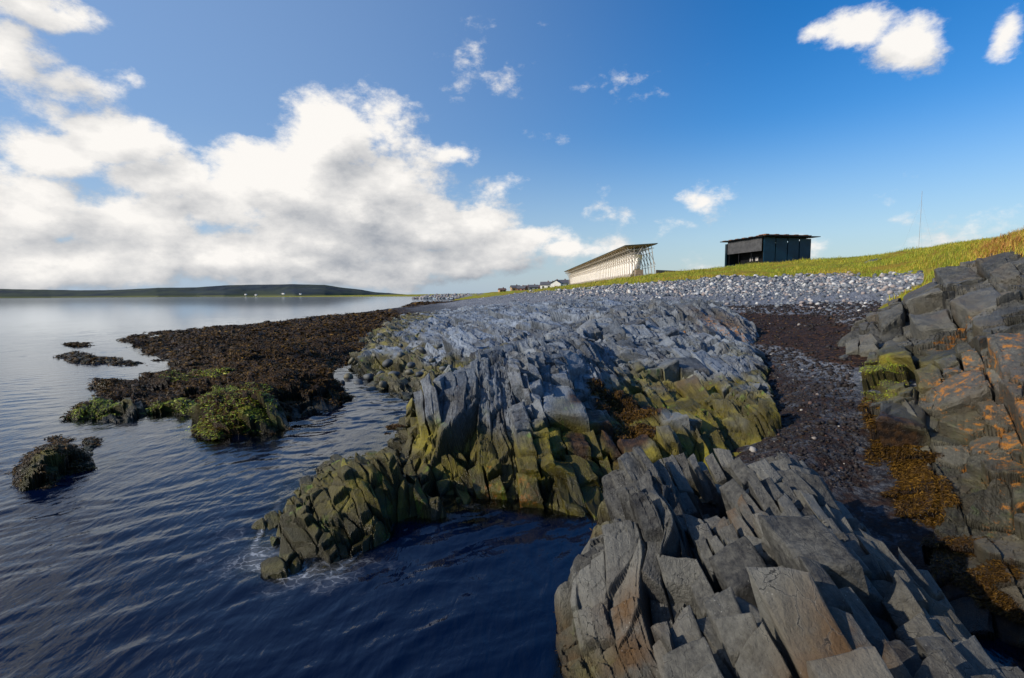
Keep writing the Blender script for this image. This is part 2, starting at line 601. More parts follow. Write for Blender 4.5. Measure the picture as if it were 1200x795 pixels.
M['kelp'] = stuff_mat('bladder_wrack', [(0.020, 0.011, 0.003), (0.058, 0.030, 0.005), (0.12, 0.062, 0.008), (0.24, 0.13, 0.014)], 0.5, spec=.16)
M['kelp_green'] = stuff_mat('green_weed', [(0.12, 0.12, 0.006), (0.26, 0.27, 0.010), (0.36, 0.50, 0.015), (0.50, 0.42, 0.02)], 0.45)
M['stone'] = stuff_mat('beach_stone', [(0.05, 0.058, 0.07), (0.12, 0.14, 0.165), (0.22, 0.24, 0.26), (0.30, 0.24, 0.21), (0.52, 0.52, 0.50)], 0.75, bump=0.01)
M['pebble'] = stuff_mat('gully_pebble', [(0.012, 0.008, 0.006), (0.022, 0.018, 0.018), (0.045, 0.036, 0.032), (0.07, 0.03, 0.018), (0.32, 0.30, 0.27)], 0.65, spec=.3, bump=0.004)
M['boulder'] = stuff_mat('shore_boulder', [(0.05, 0.056, 0.06), (0.10, 0.11, 0.11), (0.14, 0.12, 0.06), (0.16, 0.17, 0.17)], 0.6, bump=0.01)
M['grass'] = stuff_mat('grass_blades', [(0.15, 0.20, 0.010), (0.26, 0.30, 0.012), (0.42, 0.34, 0.03), (0.34, 0.15, 0.03)], 0.7)


def ground_mat():
    m, t, b = mat_new('shingle_beach')
    P = t.n('ShaderNodeNewGeometry').outputs['Position']
    wr = t.attr('wrack'); wet = t.attr('wet'); gr = t.attr('grass')
    vc = t.voro(P, 9.0, out='Color')
    v1 = t.voro(P, 9.0)
    v2 = t.voro(P, 34.0, out='Color')
    s = t.math('ADD', t.math('MULTIPLY', t.sep(vc)[0], .6), t.math('MULTIPLY', t.sep(v2)[1], .6))
    col = t.mix(t.ramp(s, 0.2, 1.1), (0.050, 0.058, 0.072), (0.25, 0.275, 0.315))
    col = t.mix(t.ramp(t.sep(v2)[0], 0.86, 0.93, 0, .8), col, (0.46, 0.43, 0.40))
    wcol = t.mix(t.ramp(t.noise(P, 6.0, 6, .7), 0.4, 0.62), (0.010, 0.005, 0.003), (0.085, 0.040, 0.018))
    wm = t.ramp(t.math('ADD', wr, t.math('MULTIPLY_ADD', t.noise(P, 3.0, 7, .7), 1.2, -.6)), 0.35, 0.62)
    col = t.mix(wm, col, wcol)
    col = t.mix(t.math('MULTIPLY', wet, .75), col, (0.012, 0.012, 0.014))
    gm = t.ramp(t.math('ADD', gr, t.math('MULTIPLY_ADD', t.noise(P, 1.2, 6, .7), 1.0, -.5)), 0.4, 0.6)
    col = t.mix(gm, col, (0.12, 0.14, 0.016))
    t.put(b.inputs['Base Color'], col)
    t.put(b.inputs['Roughness'], t.ramp(wet, 0, 1, .85, .62))
    b.inputs['Specular IOR Level'].default_value = .12
    h = t.math('ADD', t.math('MULTIPLY', v1, -1.0), t.noise(P, 30, 4, .6))
    t.put(b.inputs['Normal'], t.bump(h, 0.04, 0.9))
    return m


def grass_ground_mat():
    m, t, b = mat_new('grassy_bank')
    P = t.n('ShaderNodeNewGeometry').outputs['Position']
    n1 = t.noise(P, 0.12, 6, .6); n2 = t.noise(P, 1.6, 6, .7); n3 = t.noise(t.vm('MULTIPLY', P, (.08, .35, .35)), 1.0, 5, .6)
    col = t.mix(t.ramp(n2, .35, .65), (0.15, 0.17, 0.010), (0.32, 0.32, 0.020))
    col = t.mix(t.ramp(n1, .43, .60, 0, .75), col, (0.25, 0.15, 0.024))
    col = t.mix(t.ramp(n3, .50, .64, 0, .75), col, (0.17, 0.21, 0.014))
    t.put(b.inputs['Base Color'], col)
    b.inputs['Roughness'].default_value = .85
    b.inputs['Specular IOR Level'].default_value = .15
    t.put(b.inputs['Normal'], t.bump(t.noise(P, 3.5, 8, .75), 0.25, 0.8))
    return m


M['ground'] = ground_mat()
M['bank'] = grass_ground_mat()


def simple(name, col, rough=.7, spec=.5, var=.25, scale=2.0, metal=0.0, bump=0.0):
    m, t, b = mat_new(name)
    P = t.n('ShaderNodeNewGeometry').outputs['Position']
    n = t.noise(P, scale, 5, .6)
    t.put(b.inputs['Base Color'], t.mix(t.ramp(n, .3, .7), tuple(c * (1 - var) for c in col), tuple(min(1, c * (1 + var * .6)) for c in col)))
    b.inputs['Roughness'].default_value = rough
    b.inputs['Specular IOR Level'].default_value = spec
    b.inputs['Metallic'].default_value = metal
    if bump: t.put(b.inputs['Normal'], t.bump(n, bump))
    return m


# ------------------------------------------------------------------ ground heights
gz = []
for p in [(950, 520, .65), (940, 470, .9), (930, 430, 1.1), (910, 400, 1.35), (960, 400, 1.4), (960, 380, 1.65), (900, 380, 1.6), (900, 366, 1.9), (1000, 366, 2.0),
          (1000, 560, .35), (1100, 640, .1), (1180, 760, -.2), (880, 560, .4), (760, 590, -.4), (720, 600, -.7), (745, 520, .35), (850, 515, .1), (830, 480, .2), (875, 470, .4), (800, 460, .3), (780, 520, .1)]:
    gz.append(G(*p))
for p in [(1050, 352, 34), (950, 352, 36), (900, 345, 46), (1000, 340, 46), (900, 338, 56), (850, 325, 74), (900, 323, 74), (960, 321, 70), (1020, 322, 60), (1090, 319, 45), (800, 328, 76), (750, 332, 78), (700, 337, 82), (650, 342, 95),
          (700, 343, 60), (760, 343, 52), (800, 346, 42), (640, 347, 78), (580, 351, 88), (545, 354, 92), (520, 359, 80),
          (850, 315, 104), (894, 309.5, 106), (950, 306.5, 112), (900, 315, 88), (800, 319.5, 103), (770, 322, 103), (744, 325.5, 105), (700, 331.5, 120), (680, 334.5, 160), (664, 337, 225), (640, 339.5, 250), (600, 342, 300), (560, 344, 330),
          (1000, 303, 100), (1060, 296, 92), (1100, 290, 84), (1145, 284, 70), (1100, 304, 62), (1050, 311, 62), (1000, 313, 72), (1145, 300, 42), (1200, 278, 44), (1260, 265, 55), (1200, 303, 24), (1110, 326, 24), (1060, 333, 36)]:
    gz.append(D(*p))
gz += [(-60, 40, -2), (-60, 100, -2.5), (-80, 250, -3), (-60, 400, -3), (-10, 5, -2), (-5, 3, -2), (-3, 6, -1.0), (0, 4, -1.5), (0.2, 6, -.9), (-2, 9, -1), (-5, 12, -1.2), (-3.5, 17, -.45),
       (-15, 14, -2), (-12, 25, -.6), (-25, 50, -.8), (-45, 200, -2), (-25, 150, -.6), (-2, 1.5, -1.5), (1.5, 2, -.5), (3, 3, -.2),
       (0, 700, 4), (-60, 700, -2), (200, 800, 12), (150, 250, 10), (250, 250, 12), (100, 400, 9), (60, 200, 7.2), (40, 160, 6.9), (20, 250, 6), (8, 7, .6), (15, 12, 2.3), (21, 20, 4.2), (30, 14, 4.5), (10, 3, 1.5),
       (-20, 380, -1), (-45, 330, -2), (-30, 260, -.3), (5, 40, 1.5), (3, 25, .8), (-6, 60, .8)]
gz = np.array(gz)
ground_rbf = RBF(gz[:, :2], gz[:, 2])


def ground_h(x, y):
    return ground_rbf(x, y)


# ------------------------------------------------------------------ rock outcrops
def P2(l):
    return [G(*p)[:2] if len(p) == 3 else p for p in l]


OUT = {}


def masks(X, Y, Z, seed, weedf, algf, lichf, rustf, wetz):
    n1 = fbm(X * 1.3, Y * 1.3, seed + 95, 4); n2 = fbm(X * 3.1 + 4, Y * 3.1, seed + 96, 4)
    zz = X * 0
    c = lambda v: np.clip(v, 0, 1)
    return dict(weed=c(weedf(X, Y, Z, n1, n2)) if weedf else zz, algae=c(algf(X, Y, Z, n1, n2)) if algf else c(sstep(.75, .25, Z + .4 * n1)),
                lichen=np.clip(lichf(X, Y, Z, n1, n2), 0, 1.5) if lichf else zz, rust=c(rustf(X, Y, Z, n1, n2)) if rustf else zz, wet=c(sstep(wetz + .25, wetz - .05, Z + .15 * n2)))


def block_set(env, strike, lean, B, seed, reg):
    """broken slabs: layers across the strike cut by joints; each slab a solid with a tilted flat top"""
    X, Y, Z0, k = reg
    r = np.random.default_rng(seed + 500)
    cs, sn = math.cos(strike), math.sin(strike)
    m = k & (B['mask'](X, Y) > .5) & (Y < B['ymax'])
    U = (X * cs - Y * sn)[m]; V = (X * sn + Y * cs)[m]
    su, sv = B['su'], B['sv']
    cells_ = []
    for i in range(int(U.min() / su) - 1, int(U.max() / su) + 2):
        u0 = (i + .5 * (rnd(np.array([i]), np.array([1]), seed)[0] - .5)) * su
        u1 = (i + 1 + .5 * (rnd(np.array([i + 1]), np.array([1]), seed)[0] - .5)) * su
        ls = sv * r.uniform(.65, 1.35); o0 = r.uniform(0, ls)
        lo = r.normal(0, 1)
        v = V.min() - o0
        while v < V.max():
            L = ls * r.uniform(.6, 1.45)
            cells_.append((u0, u1, v, v + L, lo, 0, r.uniform()))
            v += L
    out = []
    for (u0, u1, v0, v1, lo, lv, t0) in cells_:
        uc, vc = (u0 + u1) / 2, (v0 + v1) / 2
        x, y = uc * cs + vc * sn, -uc * sn + vc * cs
        if y < .5 or y > B['ymax'] * 1.05: continue
        if r.uniform() < B.get('drop', 0): continue
        if r.uniform() < B['split'](x, y):
            nu = int(r.integers(2, 4)); nv = int(r.integers(B.get('nvmin', 1), 4))
            ue = np.linspace(u0, u1, nu + 1); ue[1:-1] += r.uniform(-.25, .25, nu - 1) * (u1 - u0) / nu
            l2 = r.normal(0, 1, nu)
            for a in range(nu):
                ve = np.linspace(v0, v1, nv + 1); ve[1:-1] += r.uniform(-.3, .3, nv - 1) * (v1 - v0) / nv
                ve += r.uniform(-.15, .15) * (v1 - v0) / nv
                for b in range(nv):
                    if r.uniform() < .07: continue
                    out.append((ue[a], ue[a + 1], ve[b], ve[b + 1], lo + .5 * l2[a], 1, t0 * .5 + .5 * r.uniform()))
        elif r.uniform() > .05:
            out.append((u0, u1, v0, v1, lo, 0, t0))
    A = np.array(out)
    uc = (A[:, 0] + A[:, 1]) / 2; vc = (A[:, 2] + A[:, 3]) / 2
    xc = uc * cs + vc * sn; yc = -uc * sn + vc * cs
    e, sd = env(xc, yc)
    gh = ground_h(xc, yc)
    half = np.minimum(A[:, 1] - A[:, 0], A[:, 3] - A[:, 2]) / 2
    ok = (sd < -.6 * half) & (B['mask'](xc, yc) > .5) & (e > np.maximum(gh, -.15) + .0) & (yc < B['ymax'])
    A = A[ok]; uc, vc, xc, yc, e = uc[ok], vc[ok], xc[ok], yc[ok], e[ok]
    n = len(A)
    h = .05
    gx = (env(xc + h, yc)[0] - env(xc - h, yc)[0]) / (2 * h); gy = (env(xc, yc + h)[0] - env(xc, yc - h)[0]) / (2 * h)
    gu = np.clip(gx * cs - gy * sn, -.8, .8); gv_ = np.clip(gx * sn + gy * cs, -.8, .8)
    big = A[:, 5] < .5
    wu = A[:, 1] - A[:, 0]; wv = A[:, 3] - A[:, 2]
    a = B['a'] + B['asd'] * r.uniform(-1, 1, n) + .5 * gu
    b = B['b'] + B['bsd'] * r.uniform(-1, 1, n) + .5 * gv_
    off = B['off'] * (.55 * np.clip(A[:, 4], -1.6, 1.6) + r.uniform(-1, 1, n) * np.where(big, .8, .6)) - B.get('down', .02)
    # plan corners
    cu = np.stack([A[:, 0], A[:, 1], A[:, 1], A[:, 0]], 1); cv = np.stack([A[:, 2], A[:, 2], A[:, 3], A[:, 3]], 1)
    sl = r.normal(0, B.get('slant', .26), n)
    cv = cv + (cu - uc[:, None]) * sl[:, None]
    cu += r.uniform(-.07, .07, cu.shape) * wu[:, None]; cv += r.uniform(-.07, .07, cv.shape) * wv[:, None]
    pc = r.integers(0, 4, n); pull = np.where(r.uniform(0, 1, n) < B.get('pull', .55), r.uniform(.2, .75, n), 0)
    ar = np.arange(n)
    cv[ar, pc] += (vc - cv[ar, pc]) * pull
    cu[ar, pc] += (uc - cu[ar, pc]) * pull * .5
    g = 1 - B['gap'] / np.minimum(wu, wv)
    g = np.clip(g, .8, 1)
    cu = uc[:, None] + (cu - uc[:, None]) * g[:, None]; cv = vc[:, None] + (cv - vc[:, None]) * g[:, None]
    P = np.array([0, .02, .06, .16, .30, .5, .70, .84, .94, .98, 1.0])
    m_ = len(P)
    S, T = np.meshgrid(P, P)             # S along u, T along v
    w4 = np.stack([(1 - S) * (1 - T), S * (1 - T), S * T, (1 - S) * T], -1)         # m,m,4
    TU = np.einsum('ijk,nk->nij', w4, cu); TV = np.einsum('ijk,nk->nij', w4, cv)
    ed = np.minimum(np.minimum(S, 1 - S), np.minimum(T, 1 - T))
    ch = np.interp(ed, [0, .02, .06, .16], [1, .35, .08, 0])
    TZ = (e + off)[:, None, None] + a[:, None, None] * (TU - uc[:, None, None]) + b[:, None, None] * (TV - vc[:, None, None]) - ch[None] * (.10 * np.minimum(wu, wv))[:, None, None]
    # skirt rows down the sides
    idx = [(0, j) for j in range(m_)] + [(i, m_ - 1) for i in range(1, m_)] + [(m_ - 1, j) for j in range(m_ - 2, -1, -1)] + [(i, 0) for i in range(m_ - 2, 0, -1)]
    ii = np.array([q[0] for q in idx]); jj = np.array([q[1] for q in idx])
    rings = []
    dep = B['dep'] * np.where(big, 1, .75)
    for fr in (.12, .3, .6, 1.0):
        d = dep * fr
        rings.append((TU[:, ii, jj], TV[:, ii, jj], TZ[:, ii, jj] - d[:, None]))
    AU = np.concatenate([TU.reshape(n, -1)] + [q[0] for q in rings], 1)
    AV = np.concatenate([TV.reshape(n, -1)] + [q[1] for q in rings], 1)
    AZ = np.concatenate([TZ.reshape(n, -1)] + [q[2] for q in rings], 1)
    dz = AZ - e[:, None]
    AX = AU * cs + AV * sn + dz * lean[0]; AY = -AU * sn + AV * cs + dz * lean[1]
    sc_ = B.get('nsc', 1.0)
    nx = AX + AZ * .63; ny = AY - AZ * .71
    for (fq, am) in ((2.2, .030), (7.0, .012), (21, .006)):
        AX = AX + am * sc_ * fbm(nx * fq, ny * fq, seed + 610, 2); AY = AY + am * sc_ * fbm(nx * fq + 31, ny * fq, seed + 611, 2); AZ = AZ + am * sc_ * fbm(nx * fq, ny * fq + 17, seed + 612, 2)
    # faces
    base = np.arange(m_ * m_).reshape(m_, m_)
    tf = np.stack([base[:-1, :-1], base[:-1, 1:], base[1:, 1:], base[1:, :-1]], -1).reshape(-1, 4)
    L = len(idx); ring0 = base[ii, jj]
    sf = []
    prev = ring0
    for q in range(4):
        cur = m_ * m_ + q * L + np.arange(L)
        sf.append(np.stack([prev, cur, np.roll(cur, -1), np.roll(prev, -1)], -1)); prev = cur
    F = np.vstack([tf] + sf)
    nv = AU.shape[1]
    BF = (F[None] + (np.arange(n) * nv)[:, None, None]).reshape(-1, 4)
    BT = np.repeat(np.clip(A[:, 6] * .8 + .1, 0, 1), nv)
    print('blocks', n, len(BF))
    return AX.ravel(), AY.ravel(), AZ.ravel(), BT, BF


def make_outcrop(name, label, mat, foot, ctrl, rngs, levels, strike, lean=(0, 0), skirt=1.6, soft=0.0, weedf=None, algf=None, lichf=None, rustf=None, seed=1, wetz=0.25, group=None, cat='rock outcrop', cull=True, edge_n=.25, rough=0.010, foldamp=0, clip=None, flat=(.35, .45), blocks=None):
    pts = np.array([G(*c[:3]) if c[3:] != ('d',) else D(*c[:3]) for c in ctrl])
    fp = np.array([G(*p) for p in foot if len(p) == 3])
    pts = np.vstack([pts, fp + np.array([0, 0, .03])])
    f = RBF(pts[:, :2], pts[:, 2])
    foot = P2(foot)
    X, Y = polar(*rngs)

    def env(x, y):
        e = f(x, y)
        sc = np.clip(y / 8, .4, 3)
        sd = poly_sd(x, y, foot) + edge_n * sc * fbm(x / sc * 1.1, y / sc * 1.1, seed + 50, 3)
        return e - skirt * np.maximum(sd, 0) - 0.25 * sstep(-0.25, 0.15, sd / sc), sd
    OUT[name] = env
    Z0, sd = env(X, Y)
    if foldamp: Z0 = Z0 + foldamp * fbm(X * .35, Y * .35, seed + 90, 3)
    keep = (Z0 > -0.9) & (Z0 > ground_h(X, Y) - 0.8)
    cs, sn = math.cos(strike), math.sin(strike)
    wx = .26 * fbm(X * .45, Y * .45, seed + 60, 3) + .025 * fbm(X * 2.1, Y * 2.1, seed + 61, 3)
    wy = .26 * fbm(X * .45 + 9, Y * .45, seed + 62, 3) + .025 * fbm(X * 2.1 + 5, Y * 2.1, seed + 63, 3)
    U = (X + wx) * cs - (Y + wy) * sn
    V = (X + wx) * sn + (Y + wy) * cs
    disp = np.zeros(X.shape); tone = np.zeros(X.shape); crack = np.zeros(X.shape); step = np.zeros(X.shape); wsum = 0.0
    for li, L in enumerate(levels):
        kind, su, sv, off, a, asd, bb, bsd, cw, cd, mk = L
        if kind == 'b':
            bi, bj, du, dv, eu, ev = bricks(U, V, su, sv, seed + li * 31)
            e = np.minimum(eu, ev)
        else:
            bi, bj, du, dv, e, _ = cells(U * sv / su, V, sv, seed + li * 31)
            du = du * su / sv; e = e * min(1, su / sv) * 1.0
        if li < 2:
            xc = X - (du * cs + dv * sn); yc = np.maximum(Y - (-du * sn + dv * cs), .3)
            wt = flat[li]
            ec = env(xc, yc)[0]
            step += wt * np.clip(ec - Z0, -.8 * sv, .8 * sv)
        r1 = rnd(bi, bj, seed + li * 31 + 11); r2 = rnd(bi, bj, seed + li * 31 + 12); r3 = rnd(bi, bj, seed + li * 31 + 13); r4 = rnd(bi, bj, seed + li * 31 + 14)
        lay = rnd(bi, bi * 0 + 77, seed + li * 31 + 15)
        h = off * ((r1 - .5) * 1.1 + (lay - .5) * 0.9) + du * (a + asd * (r2 - .5) * 2) + dv * (bb + bsd * (r3 - .5) * 2)
        if mk is not None:
            mm = sstep(mk, mk + .25, fbm(X * .8 + 3 * li, Y * .8, seed + 70 + li, 2) * .5 + .5)
        else:
            mm = 1.0
        c = 1 - sstep(0, cw, e)
        disp += mm * (h - cd * c)
        crack = np.maximum(crack, mm * c * (0.8 if cd > 0.004 else .4) * (1 if r4 is None else 1))
        tone += mm * (r4 - .5) * (0.55 if li == 0 else .45 if li == 1 else .3)
    ys = np.clip(Y / 6, .3, 3)
    disp += rough * ys * fbm(X / ys * 11, Y / ys * 11, seed + 80, 4, .6) + 1.2 * rough * ys * fbm(X / ys * 2.6, Y / ys * 2.6, seed + 81, 4, .55)
    disp -= np.percentile(disp[(sd < 0) & keep], 88)
    disp = np.where(disp > 0, disp * .5, disp)
    disp += step
    fall = sstep(1.2, 0.0, np.maximum(sd, 0))
    disp *= fall
    if soft:
        pass
    if blocks:
        disp = disp - blocks.get('sink', .10) * sstep(-.02, -.2, sd) * blocks['mask'](X, Y)
    Z = Z0 + disp
    X2 = X + disp * lean[0]; Y2 = Y + disp * lean[1]
    if blocks:
        BX, BY, BZ, BT, BF = block_set(env, strike, lean, blocks, seed, (X, Y, Z0, keep & (sd < 0)))
        X, Y, Z = BX, BY, BZ
        bat = masks(BX, BY, BZ, seed, weedf, algf, lichf, rustf, wetz)
        bat['tone'] = BT; bat['crack'] = BX * 0
        X, Y = X2 - disp * lean[0], Y2 - disp * lean[1]
        Z = Z0 + disp
    n1 = fbm(X * 1.3, Y * 1.3, seed + 95, 4)
    n2 = fbm(X * 3.1 + 4, Y * 3.1, seed + 96, 4)
    zz = np.zeros(X.shape)
    weed = weedf(X, Y, Z, n1, n2) if weedf else zz
    alg = algf(X, Y, Z, n1, n2) if algf else sstep(.75, .25, Z + .4 * n1)
    lich = lichf(X, Y, Z, n1, n2) if lichf else zz
    rust = rustf(X, Y, Z, n1, n2) if rustf else zz
    wet = np.clip(sstep(wetz + .25, wetz - .05, Z + .15 * n2) + 0 * weed, 0, 1)
    at = dict(tone=np.clip(tone + .5, 0, 1), crack=crack, algae=np.clip(alg, 0, 1), lichen=np.clip(lich, 0, 1.5), weed=np.clip(weed, 0, 1), wet=wet, rust=np.clip(rust, 0, 1))
    if clip is not None:
        keep &= clip(X, Y)
    if blocks:
        gf = grid_faces(*X2.shape, keep)
        used, inv = np.unique(gf, return_inverse=True)
        gf = inv.reshape(gf.shape)
        V = np.stack([X2.ravel(), Y2.ravel(), Z.ravel()], 1)[used]
        V2 = np.vstack([V, np.stack([BX, BY, BZ], 1)])
        o = mesh_np(name, V2, np.vstack([gf, BF + len(V)]), mat, {k: np.concatenate([v.ravel()[used], bat[k]]) for k, v in at.items()}, False)
    else:
        o = grid_mesh(name, X2, Y2, Z, mat, at, keep)
    tag(o, label, cat, group)
    return o, (X2, Y2, Z, at, keep)


def blob(x, y, pts):
    """soft patches around world points: (x, y, radius)"""
    r = np.zeros(x.shape)
    for (px, py, pz, rad) in pts:
        g = G(px, py, pz)
        r = np.maximum(r, np.exp(-((x - g[0]) ** 2 + (y - g[1]) ** 2) / rad ** 2))
    return r


# strata levels: kind, across, along, offset, slope-u, var, slope-v, var, crack width, crack depth, mask
FG = [('b', .40, .72, .12, .24, .22, .42, .25, .020, .05, None),
      ('b', .17, .30, .060, .15, .35, .16, .38, .010, .022, .30),
      ('b', .06, .13, .020, .0, .30, .0, .30, .004, .010, .46)]
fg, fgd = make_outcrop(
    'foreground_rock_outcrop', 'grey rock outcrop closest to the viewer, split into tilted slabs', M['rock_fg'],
    [(640, 860, .0), (652, 770, .1), (668, 700, .1), (680, 640, .4), (700, 590, .6), (735, 552, .9), (795, 525, 1.0), (830, 520, 1.1), (870, 518, 1.1), (925, 530, 1.1), (962, 562, 1.0), (992, 596, .9), (1022, 626, .9), (1066, 668, .9), (1120, 730, .9), (1180, 800, .9), (2.3, .6), (.2, .5), (.1, 2.2)],
    [(735, 546, 1.40), (790, 537, 1.45), (690, 612, 1.15), (674, 670, .85), (664, 740, .65), (657, 795, .55), (650, 900, .5), (720, 600, 1.35), (760, 590, 1.45), (710, 690, .95), (740, 760, .85), (770, 660, 1.05), (785, 760, .7),
     (838, 665, -.25), (828, 645, -.1), (822, 685, .1), (802, 630, .8), (845, 605, 1.15), (870, 548, 1.40), (822, 530, 1.38), (930, 538, 1.32), (960, 590, 1.25), (900, 640, 1.35), (955, 632, 1.5), (880, 690, 1.28), (930, 700, 1.42), (1000, 720, 1.3), (850, 760, 1.1), (900, 795, 1.15), (980, 795, 1.3),
     (1035, 648, 1.2), (1005, 655, 1.0), (1070, 700, 1.22), (1120, 755, 1.28), (1160, 805, 1.3), (1030, 765, 1.0), (985, 630, 1.15)],
    (-.1, 1.6, .55, 8.0, .0021, .0026), FG, R(2), lean=(-.35, -.12), skirt=3.2, seed=11, wetz=.1, edge_n=.12,
    blocks=dict(pull=.4, slant=.3, nvmin=2, su=.38, sv=.46, ymax=7, mask=lambda x, y: ((x / y > .335) | ((x / y > .20) & (y > 4.2) & (x / y > .30))).astype(float) * (blob(x, y, [(835, 655, .6, .30)]) < .45), split=lambda x, y: .18 if (y < 3.4 and x / y < .68) else .88,
                a=.30, asd=.22, b=.50, bsd=.25, off=.055, gap=.010, dep=.5, sink=.13, nsc=1.15, down=.0),
    algf=lambda x, y, z, a, b: sstep(.75, .3, z + .3 * a) * .8,
    lichf=lambda x, y, z, a, b: .10 * sstep(.1, .4, a),
    rustf=lambda x, y, z, a, b: blob(x, y, [(730, 730, .9, .22), (725, 700, .9, .16), (990, 760, 1.3, .20), (960, 780, 1.3, .18), (870, 600, 1.3, .15)]),
    weedf=lambda x, y, z, a, b: sstep(.55, .25, z + .2 * b) * .8)

MID = [('b', .60, 1.2, .20, .16, .25, .22, .25, .03, .06, None),
       ('b', .24, .40, .055, .10, .25, .16, .28, .014, .035, None),
       ('b', .085, .17, .030, .0, .35, .0, .35, .007, .014, .42)]
MIDW = G(740, 480, .9)


def mid_alg(x, y, z, a, b):
    g = sstep(1.25, .75, z + .45 * a + .12 * b)
    return np.maximum(g, .9 * blob(x, y, [(800, 455, 1.1, 1.1), (760, 430, 1.3, .8), (870, 470, 1.0, 1.5)]))


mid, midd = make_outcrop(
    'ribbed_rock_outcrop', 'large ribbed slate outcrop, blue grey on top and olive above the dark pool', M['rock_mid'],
    [(478, 470, .7), (478, 520, .1), (505, 575, 0), (560, 596, 0), (600, 602, 0), (640, 608, 0), (690, 606, 0), (712, 590, .1), (745, 545, .5), (800, 528, .6), (860, 520, .6), (915, 500, .8), (912, 455, 1.0), (890, 410, 1.3), (868, 378, 1.6), (10.5, 27), (9, 34), (3, 34), (-1.5, 20), (-1.9, 12)],
    [(530, 588, .1), (600, 592, .25), (650, 598, .2), (700, 590, .2), (540, 520, 8.0, 'd'), (600, 520, 7.75, 'd'), (640, 540, 7.4, 'd'), (680, 560, 7.2, 'd'), (492, 458, 8.9, 'd'), (520, 440, 9.1, 'd'), (560, 425, 9.3, 'd'), (600, 416, 9.7, 'd'), (640, 410, 10.6, 'd'), (660, 396, 13, 'd'), (690, 378, 17, 'd'), (700, 366, 22, 'd'),
     (650, 450, 9.2, 'd'), (690, 500, 8.4, 'd'), (708, 560, 7.6, 'd'), (700, 430, 10.6, 'd'), (738, 480, .75), (742, 445, 11.6, 'd'), (722, 530, .45), (765, 508, .82), (750, 460, .85),
     (760, 404, 14.5, 'd'), (800, 374, 18, 'd'), (830, 352, 21, 'd'), (790, 430, 12.5, 'd'), (820, 468, 10.5, 'd'), (850, 395, 15, 'd'), (870, 435, 12.2, 'd'), (800, 500, .95), (860, 495, .98), (885, 470, 1.1), (905, 460, 1.05), (840, 510, .9), (885, 405, 1.35), (852, 354, 24, 'd'), (760, 355, 28, 'd'), (700, 352, 33, 'd'), (640, 360, 30, 'd'), (-1.5 * 0 + 470, 440, .3), (560, 418, .6), (600, 400, 1.0), (640, 388, 1.2)],
    (-.32, .66, 5.6, 42, .0021, .0027), MID, R(-4), lean=(-.22, -.10), skirt=1.5, seed=23, wetz=.25, edge_n=.22, foldamp=.06,
    blocks=dict(su=.55, sv=.95, ymax=17, mask=lambda x, y: (x / y > -.3).astype(float), split=lambda x, y: .72, a=.20, asd=.40, b=.15, bsd=.35, nvmin=2, off=.055, gap=.006, dep=.6, sink=.02, nsc=2.0, down=.03, drop=.55), rough=.012,
    algf=mid_alg,
    lichf=lambda x, y, z, a, b: np.maximum(.9 * blob(x, y, [(578, 490, 1.2, .30), (612, 495, 1.2, .35), (640, 510, 1.1, .25), (715, 425, 1.6, .5), (800, 380, 2.0, .8), (850, 360, 2.5, 1.6)]), .12),
    rustf=lambda x, y, z, a, b: np.maximum(.9 * blob(x, y, [(610, 520, 1.0, .5), (560, 520, 1.0, .4), (790, 440, 1.2, .9), (845, 362, 2.4, 1.0)]), .12 * sstep(0, .5, a)),
    weedf=lambda x, y, z, a, b: sstep(.35, .6, blob(x, y, [(740, 478, .8, .8), (712, 470, .9, .4), (688, 478, 1.0, .35), (735, 520, .5, .6), (680, 505, .8, .25)]) + .25 * b))

SP = [('c', .30, .42, .16, .10, .35, .15, .35, .03, .06, None),
      ('b', .16, .35, .04, .0, .35, .0, .35, .015, .03, None),
      ('c', .07, .1, .010, .0, .2, .0, .2, .006, .006, .5)]
spur, spurd = make_outcrop(
    'rock_spur', 'low olive green wedge of rock running out into the water with waves washing its tip', M['rock_mid'],
    [(500, 505, .3), (470, 505, .2), (430, 522, 0), (380, 538, 0), (345, 560, 0), (322, 600, 0), (292, 640, 0), (285, 668, 0), (330, 676, 0), (400, 668, 0), (440, 640, 0), (465, 612, 0), (500, 588, 0), (540, 598, 0), (570, 585, .2), (540, 520, .6)],
    [(300, 655, .03), (325, 620, .15), (345, 590, .38), (370, 560, .5), (400, 548, .66), (440, 535, .85), (480, 518, 1.0), (510, 500, 1.25), (420, 600, .35), (380, 640, .22), (350, 655, .10), (450, 590, .45), (490, 565, .5), (530, 575, .4), (400, 658, .12), (550, 560, .6), (455, 618, .15)],
    (-.62, -.02, 4.8, 10.5, .0021, .0028), SP, R(-30), lean=(-.2, -.1), skirt=1.3, seed=37, wetz=.12, edge_n=.16,
    algf=lambda x, y, z, a, b: .97 + 0 * z,
    lichf=None, rustf=lambda x, y, z, a, b: .3 + 0 * z)

